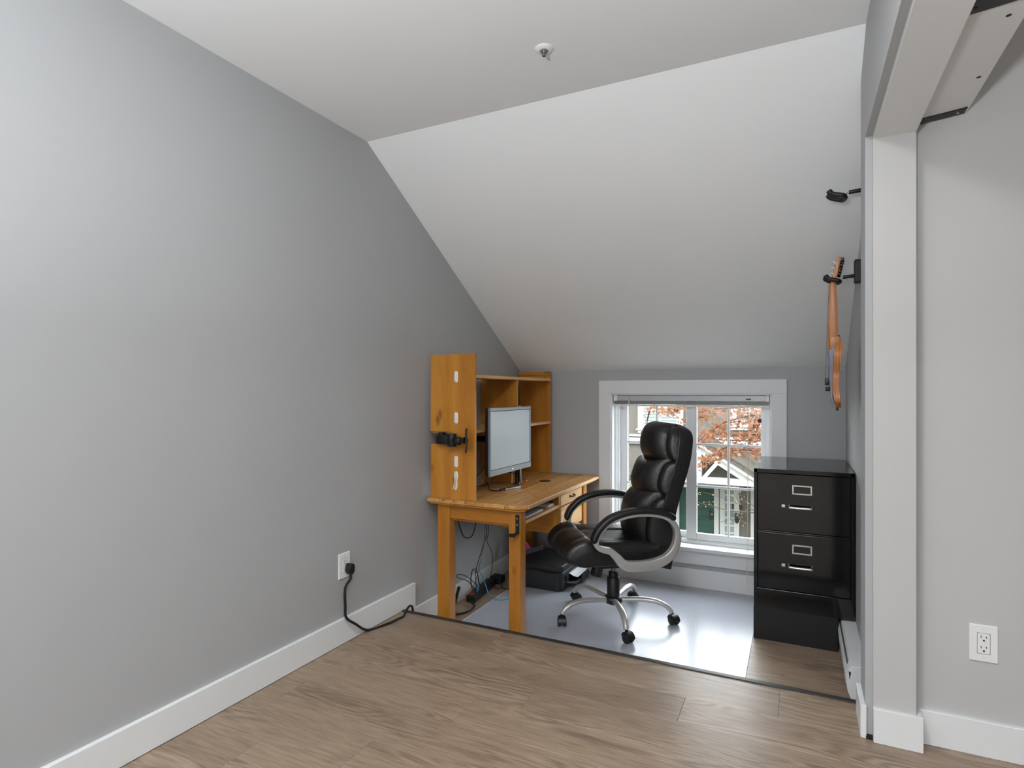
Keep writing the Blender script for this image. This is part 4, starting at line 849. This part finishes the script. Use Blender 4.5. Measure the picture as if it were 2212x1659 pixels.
G_('heel', prism([(2.092, 1.40), (2.092, 1.462), (2.128, 1.462), (2.138, 1.455), (2.137, 1.405)], 'y', GY - 0.028, GY + 0.028, 0.003, 2), M['lam'])
# body: bowed outline in side view, waisted in front view
rows = [(1.425, 2.118, 2.143, 0.07, 0.09), (1.418, 2.112, 2.143, 0.10, 0.115), (1.38, 2.104, 2.138, 0.135, 0.13), (1.33, 2.102, 2.131, 0.13, 0.12), (1.28, 2.101, 2.127, 0.105, 0.10), (1.23, 2.100, 2.124, 0.125, 0.12), (1.18, 2.102, 2.126, 0.15, 0.15), (1.15, 2.108, 2.131, 0.145, 0.145), (1.128, 2.114, 2.134, 0.10, 0.10), (1.122, 2.117, 2.132, 0.06, 0.06)]
RR = cr([(r[0], r[1], r[2]) for r in rows], 4); WW = cr([(0, r[3], r[4]) for r in rows], 4)
nb = bmesh.new(); Fv, Bv = [], []
for p, w_ in zip(RR, WW):
    Fv.append([nb.verts.new((p.y, GY - w_.y + (w_.y + w_.z) * q / 8, p.x)) for q in range(9)]); Bv.append([nb.verts.new((p.z, GY - w_.y + (w_.y + w_.z) * q / 8, p.x)) for q in range(9)])
n_ = len(Fv)
for Gd in (Fv, Bv):
    for i in range(n_ - 1):
        for j in range(8): nb.faces.new((Gd[i][j], Gd[i][j + 1], Gd[i + 1][j + 1], Gd[i + 1][j]))
for i in range(n_ - 1):
    for j in (0, 8): nb.faces.new((Fv[i][j], Fv[i + 1][j], Bv[i + 1][j], Bv[i][j]))
for j in range(8):
    for i in (0, n_ - 1): nb.faces.new((Fv[i][j], Fv[i][j + 1], Bv[i][j + 1], Bv[i][j]))
G_('body', nb, M['lam'], sm=40)
G_('body_top', prism([(2.0845, 1.392), (2.094, 1.398), (2.113, 1.416), (2.106, 1.38), (2.103, 1.30), (2.101, 1.21), (2.104, 1.16), (2.113, 1.130), (2.103, 1.146), (2.094, 1.20), (2.088, 1.25), (2.088, 1.33)], 'y', GY - 0.09, GY + 0.09, 0.002, 1), M['guitarface'])
G_('bridge', box((2.072, GY - 0.04, 1.228), (2.089, GY + 0.04, 1.262), 0.002), M['black'])
G_('bridge_saddle', box((2.076, GY - 0.035, 1.240), (2.084, GY + 0.035, 1.252), 0.002), M['chrome'])
G_('volume_knob', cyl((2.072, GY - 0.05, 1.210), (2.092, GY - 0.05, 1.210), 0.010, n=18, bev=0.001), M['black'])
G_('switch', cyl((2.086, GY - 0.07, 1.362), (2.092, GY - 0.07, 1.362), 0.008, n=14), M['black'])
for i in range(6):
    y = GY - 0.016 + i * 0.0064; G_('string', cyl((2.089, y, 1.715), (2.074, y, 1.25), 0.0005, n=5), M['steel'], sm=None)
G_('strap_button', lathe([(0, -0.014), (0.007, -0.014), (0.007, -0.011), (0.004, -0.009), (0.004, 0.002), (0, 0.002)], (2.124, GY, 1.122), 14), M['black'])
G_('strap_button', cyl((2.128, GY, 1.462), (2.134, GY, 1.466), 0.005, n=12), M['black'])
# ------------------------------------------------------------------ outside: lawn, neighbour house, maple, shrub
GZ = -3.75
mesh('ground', box((-30, 4.6, GZ - 0.2), (40, 60, GZ)), M['grass'], None, kind='structure')
YE = 18.0; YP = 16.6
nh = thing('neighbour_house', (0, YE, GZ), label='beige stucco house with white trim seen through the window', cat='house')
def N(name, bm, mat, parent=nh, **k): return mesh(name, bm, mat, parent, **k)
N('wall', box((-9, YE, GZ), (9, YE + 6, 3.2)), M['stucco'])
N('shading_eave', box((-9.6, YE - 1.3, 2.7), (9.6, YE + 6.5, 2.9), 0.01, 1), M['extwhite'])  # overhang out of view, added to keep sky light off the house wall
N('belt_trim', box((-9, YE - 0.06, -0.20), (9, YE + 0.02, -0.13), 0.004, 1), M['extwhite'])
N('belt_trim', box((-9, YE - 0.09, -0.42), (9, YE + 0.02, -0.235), 0.004, 1), M['extwhite'])
def nwin(x0, x1, z0, z1):
    wn = N('window', ring(x0, x1, z0, z1, YE - 0.07, YE + 0.02, 0.17, 0.19, 0.19, 0.004), M['extwhite'])
    mesh('window_sill', box((x0 - 0.05, YE - 0.11, z0 + 0.09), (x1 + 0.05, YE, z0 + 0.14), 0.004, 1), M['extwhite'], wn)
    xm = (x0 + x1) / 2
    for a, c in ((x0 + 0.17, xm), (xm, x1 - 0.17)):
        mesh('pane', box((a, YE - 0.02, z0 + 0.18), (c, YE + 0.0, z1 - 0.18)), M['extglass'], wn)
        mesh('sash_bar', ring(a, c, z0 + 0.18, z1 - 0.18, YE - 0.035, YE, 0.03, 0.03, 0.03, 0.002), M['extwhite'], wn)
        mesh('sash_bar', box((a, YE - 0.035, z0 + 0.52), (c, YE, z0 + 0.55)), M['extwhite'], wn)
        q = z0 + 0.24
        while q < z1 - 0.2: mesh('blind_line', box((a + 0.03, YE - 0.026, q), (c - 0.03, YE - 0.018, q + 0.035)), M['extwhite'], wn); q += 0.09
nwin(-2.49, -1.13, -0.09, 1.6); nwin(0.20, 1.65, 0.08, 1.7)
# porch with a gable
AX, AZ, HWp, DZ = -0.465, -0.14, 2.3, 1.43
k_ = DZ / HWp
def slope_board(sgn, z_up, thick, y0, y1, x_in=0.0, mat=None, name='rake_board', over=0.0):
    pts = [(AX + sgn * x_in, AZ + z_up - k_ * x_in), (AX + sgn * (HWp + over), AZ + z_up - k_ * (HWp + over)), (AX + sgn * (HWp + over), AZ + z_up - k_ * (HWp + over) - thick), (AX + sgn * x_in, AZ + z_up - k_ * x_in - thick)]
    return N(name, prism(pts, 'y', y0, y1), mat or M['extwhite'])
for s in (-1, 1):
    slope_board(s, 0.10, 0.13, YP - 0.25, YE, 0, M['shingle'], 'porch_roof', 0.25)
    for c in range(12):
        x_in = 0.05 + c * 0.2
        pts = [(AX + s * x_in, AZ + 0.125 - k_ * x_in), (AX + s * (x_in + 0.21), AZ + 0.118 - k_ * (x_in + 0.21)), (AX + s * (x_in + 0.21), AZ + 0.085 - k_ * (x_in + 0.21)), (AX + s * x_in, AZ + 0.09 - k_ * x_in)]
        N('shingle_course', prism(pts, 'y', YP - 0.26, YE), M['shingle'])
    slope_board(s, -0.03, 0.10, YP - 0.22, YP - 0.12, 0, None, 'rake_board', 0.25)
    slope_board(s, -0.11, 0.22, YP - 0.12, YP - 0.02, 0, None, 'rake_board', 0.1)
zt = px(1510, 1029, Y=YP).z; zb = px(1510, 1042, Y=YP).z
N('tie_beam', box((AX - 1.75, YP - 0.16, zb), (AX + 1.55, YP + 0.05, zt), 0.005, 1), M['extwhite'])
N('king_post', box((AX - 0.07, YP - 0.13, zt), (AX + 0.07, YP, AZ - 0.2), 0.005, 1), M['extwhite'])
for s in (-1, 1):
    N('strut', prism([(AX + s * 0.08, zt), (AX + s * 0.20, zt), (AX + s * 0.52, zt + 0.38), (AX + s * 0.42, zt + 0.42)], 'y', YP - 0.108, YP - 0.03), M['extwhite'])
N('gable_wall', prism([(AX, AZ - 0.15), (AX - 1.7, AZ - 0.15 - k_ * 1.7), (AX + 1.7, AZ - 0.15 - k_ * 1.7)], 'y', YP + 0.45, YP + 0.55), M['stucco'])
for x in (AX - 1.6, AX + 1.62): N('porch_post', box((x - 0.12, YP - 0.1, GZ), (x + 0.12, YP + 0.1, zb), 0.01, 1), M['extwhite'])
N('porch_floor', box((AX - 2.2, YP - 0.3, GZ), (AX + 2.2, YE, GZ + 0.15)), M['stucco'])
DL, DR = px(1468, 1047, Y=YE).x, px(1543, 1047, Y=YE).x; DTz = px(1520, 1048, Y=YE).z; DB = GZ + 0.15
dd = N('front_door', box((DL, YE - 0.03, DB), (DR, YE + 0.02, DTz), 0.004, 1), M['door'])
for a, c in ((0.12, 0.46), (0.54, 0.88)):
    for z0, z1 in ((0.08, 0.42), (0.5, 0.92)): mesh('door_panel', box((DL + (DR - DL) * a, YE - 0.045, DB + (DTz - DB) * z0), (DL + (DR - DL) * c, YE - 0.025, DB + (DTz - DB) * z1), 0.012, 1), M['door'], dd)
mesh('door_handle', box((DR - 0.14, YE - 0.09, -2.55), (DR - 0.07, YE - 0.03, -2.32), 0.008, 1), M['blackmetal'], dd)
N('door_casing', box((DR, YE - 0.06, DB), (DR + 0.13, YE + 0.02, DTz + 0.14), 0.004, 1), M['extwhite'])
N('door_casing', box((DL - 0.13, YE - 0.06, DB), (DL, YE + 0.02, DTz + 0.14), 0.004, 1), M['extwhite'])
N('door_casing', box((DL - 0.2, YE - 0.07, DTz), (DR + 0.2, YE + 0.02, DTz + 0.12), 0.004, 1), M['extwhite'])
S0, S1 = px(1555, 1047, Y=YE).x, px(1597, 1047, Y=YE).x
N('sidelight', ring(S0, S1, DB, DTz + 0.05, YE - 0.05, YE + 0.02, 0.14, 0.4, 0.14, 0.004), M['extwhite'])
N('sidelight_glass', box((S0 + 0.13, YE - 0.02, DB + 0.3), (S1 - 0.13, YE + 0.0, DTz - 0.05)), M['extglass'])
q = DB + 0.45
while q < DTz - 0.1: N('sidelight_bar', box((S0 + 0.13, YE - 0.035, q), (S1 - 0.13, YE - 0.015, q + 0.05)), M['extwhite']); q += 0.22
lp = px(1592, 1118, Y=YE - 0.1)
N('porch_lamp', lathe([(0, 0.14), (0.05, 0.12), (0.07, 0.06), (0.06, -0.12), (0.03, -0.16), (0, -0.17)], lp, 12), M['blackmetal'])
lp2 = px(1592, 1095, Y=YE - 0.05)
N('number_plaque', box((lp2.x - 0.14, YE - 0.04, lp2.z - 0.07), (lp2.x + 0.14, YE, lp2.z + 0.07), 0.01, 1), M['blackmetal'])
N('corner_trim', box((px(1622, 1100, Y=YE).x, YE - 0.08, GZ), (px(1622, 1100, Y=YE).x + 0.32, YE + 0.02, -1.3), 0.005, 1), M['extwhite'])
# shrub by the house wall
def leafmesh(name, mat, lobes=True):
    bm = bmesh.new()
    if lobes:
        o = [(0, -0.5), (0.06, -0.12), (0.30, -0.26), (0.26, -0.08), (0.50, 0.02), (0.30, 0.12), (0.36, 0.34), (0.13, 0.22), (0, 0.55), (-0.13, 0.22), (-0.36, 0.34), (-0.30, 0.12), (-0.50, 0.02), (-0.26, -0.08), (-0.30, -0.26), (-0.06, -0.12)]
    else: o = [(0, -0.5), (0.22, -0.1), (0.16, 0.25), (0, 0.5), (-0.16, 0.25), (-0.22, -0.1)]
    c = bm.verts.new((0, 0, 0.06)); vs = [bm.verts.new((x, y, -0.10 * abs(x) - 0.05 * y * y)) for x, y in o]
    for i in range(len(vs)): bm.faces.new((c, vs[i], vs[(i + 1) % len(vs)]))
    me = bpy.data.meshes.new(name); bm.to_mesh(me); bm.free(); me.materials.append(mat); return me
def scatter(root, items, lm_, nparts, rest_mat):
    """items: (point, size); the largest nparts become leaf objects, the others one joined part"""
    base = MW[root.name].inverted(); rest = bmesh.new()
    for i, (p, s) in enumerate(items):
        m = Matrix.Translation(p) @ (Matrix.Rotation(random.uniform(0, 6.28), 4, 'Z') @ Matrix.Rotation(random.gauss(1.1, 0.5), 4, 'X') @ Matrix.Rotation(random.uniform(0, 6.28), 4, 'Z')) @ Matrix.Scale(s, 4)
        if i < nparts:
            o = bpy.data.objects.new('leaf', lm_); COL.objects.link(o); o.parent = root; o.matrix_local = base @ m
        else:
            nb = bmesh.new(); nb.from_mesh(lm_); nb.transform(m); me = bpy.data.meshes.new('t'); nb.to_mesh(me); nb.free(); rest.from_mesh(me); bpy.data.meshes.remove(me)
    if len(rest.verts): mesh('foliage', rest, rest_mat, root, kind='stuff')
    else: rest.free()
lm_red = leafmesh('maple_leaf', M['leafred']); lm_yel = leafmesh('yellow_leaf', M['leafyellow'], False); lm_gr = leafmesh('shrub_leaf', M['shrub'], False)
YT = 8.4
tb = px(1745, 1100, Y=YT)
tr = thing('maple_tree', (tb.x, YT, GZ), label='maple tree with red and orange autumn leaves outside the window', cat='tree')
def lim(name, pts, r0, r1):
    p = cr(pts, 8); bm = sweep(p, lambda i, n: circ(r0 + (r1 - r0) * i / (n - 1), 7)); return mesh(name, bm, M['bark'], tr, smooth=70)
trunk = [Vector((tb.x, YT, GZ)), Vector((tb.x + 0.05, YT, -1.5)), Vector((tb.x, YT + 0.1, 0.5)), Vector((tb.x - 0.05, YT, 2.2)), Vector((tb.x + 0.1, YT, 4.2))]
lim('trunk', trunk, 0.11, 0.05)
strokes = [  # branch as photo pixels on a plane of the tree, leaf count, spread in pixels, plane
    ([(1745, 1010), (1660, 905), (1590, 905), (1545, 925), (1506, 955)], 130, 13, YT),
    ([(1745, 900), (1680, 870), (1600, 880), (1540, 884), (1500, 893)], 120, 13, YT + 0.3),
    ([(1745, 1000), (1690, 940), (1640, 938), (1580, 940), (1520, 935)], 110, 9, YT - 0.3),
    ([(1745, 880), (1670, 875), (1635, 900), (1628, 930), (1634, 955)], 90, 11, YT - 0.2),
    ([(1745, 1040), (1690, 985), (1620, 972), (1570, 975), (1535, 985), (1512, 1000)], 95, 9, YT - 0.5),
    ([(1660, 985), (1610, 962), (1570, 966), (1545, 978)], 40, 8, YT - 0.4),
    ([(1700, 820), (1600, 835), (1500, 868), (1450, 885), (1405, 880)], 95, 8, YT + 0.6),
    ([(1500, 868), (1470, 878), (1440, 890)], 40, 7, YT + 0.5),
    ([(1405, 880), (1398, 910), (1396, 936)], 14, 3, YT + 0.6),
    ([(1520, 900), (1486, 905), (1475, 912)], 14, 5, YT + 0.4)]
items = []
for pts, n, sp_, yy in strokes:
    P = [px(x, y, Y=yy + 0.12 * math.sin(i * 2.1)) for i, (x, y) in enumerate(pts)]
    lim('branch', P, 0.016, 0.004)
    Q = cr(P, 16); mpp = (yy * 0.95) / F
    n = int(n * 3.2)
    for j in range(n):
        f = (j + random.random()) / n; f = 0.1 + 0.9 * f if pts[0][0] > 1700 else f
        c = Q[min(int(f * len(Q)), len(Q) - 1)]
        if pts[0] == (1405, 880): 
            if f < 0.7: continue
        if pts[0] == (1700, 820) and f < 0.45: continue
        p = c + Vector((random.gauss(0, sp_ * mpp), random.gauss(0, 0.16), random.gauss(-0.3 * sp_ * mpp, sp_ * 0.7 * mpp)))
        items.append((p, random.uniform(0.036, 0.075)))
items.sort(key=lambda q: -q[1])
scatter(tr, items, lm_red, 300, M['leafred'])
# slender lower tree with few yellow leaves
YS = 9.5; sb = px(1760, 1120, Y=YS)
yt = thing('sapling', (sb.x, YS, GZ), label='thin bare sapling with a few yellow leaves in front of the green door', cat='tree')
def lim2(name, pts, r0, r1):
    p = cr(pts, 8); bm = sweep(p, lambda i, n: circ(r0 + (r1 - r0) * i / (n - 1), 6)); return mesh(name, bm, M['bark'], yt, smooth=70)
lim2('trunk', [Vector((sb.x, YS, GZ)), Vector((sb.x, YS, -1.8)), Vector((sb.x + 0.05, YS, -0.2))], 0.05, 0.03)
it2 = []
for pts, n in (([(1760, 1118), (1640, 1108), (1590, 1105), (1545, 1096), (1508, 1085)], 12), ([(1640, 1108), (1600, 1090), (1560, 1075), (1515, 1062)], 9), ([(1590, 1105), (1575, 1122), (1555, 1128)], 12), ([(1640, 1108), (1625, 1090), (1600, 1080), (1585, 1060)], 8), ([(1590, 1105), (1600, 1122), (1608, 1128)], 10), ([(1545, 1096), (1525, 1085), (1510, 1100)], 9), ([(1600, 1090), (1592, 1075), (1596, 1062)], 7)):
    P = [px(x, y, Y=YS + 0.1 * math.sin(i * 1.7 + n)) for i, (x, y) in enumerate(pts)]
    lim2('branch', P, 0.010 if pts[0][0] > 1650 else 0.006, 0.003)
    Q = cr(P, 12)
    for j in range(n):
        c = random.choice(Q[len(Q) // 3:]); it2.append((c + Vector((random.gauss(0, 0.06), random.gauss(0, 0.06), random.gauss(-0.02, 0.05))), random.uniform(0.02, 0.042)))
scatter(yt, it2, lm_yel, 300, M['leafyellow'])
c = px(1366, 1062, Y=12.0)
sh = thing('garden_shrub', (c.x, 12.0, GZ), label='green leafy shrub growing outside by the beige house', cat='shrub')
bm = None
for i in range(7):
    a = i * 0.9; bm = tube([(c.x + 0.05 * math.cos(a), 12 + 0.05 * math.sin(a), GZ), (c.x + 0.2 * math.cos(a), 12 + 0.2 * math.sin(a), -2.2), (c.x + 0.35 * math.cos(a), 12 + 0.35 * math.sin(a), c.z - 0.05)], 0.015, 6, 5, bm=bm)
mesh('stem', bm, M['bark'], sh, smooth=70)
it3 = []
for i in range(520):
    z = random.uniform(-2.6, c.z + 0.12); rr = 0.55 * (1 - 0.5 * max(0, (z - c.z + 0.4) / 0.6)); a = random.uniform(0, 6.28); r_ = rr * math.sqrt(random.random())
    it3.append((Vector((c.x + r_ * math.cos(a), 12 + r_ * math.sin(a), z)), random.uniform(0.07, 0.13)))
it3.sort(key=lambda q: -q[0].z)
scatter(sh, it3, lm_gr, 200, M['shrub'])
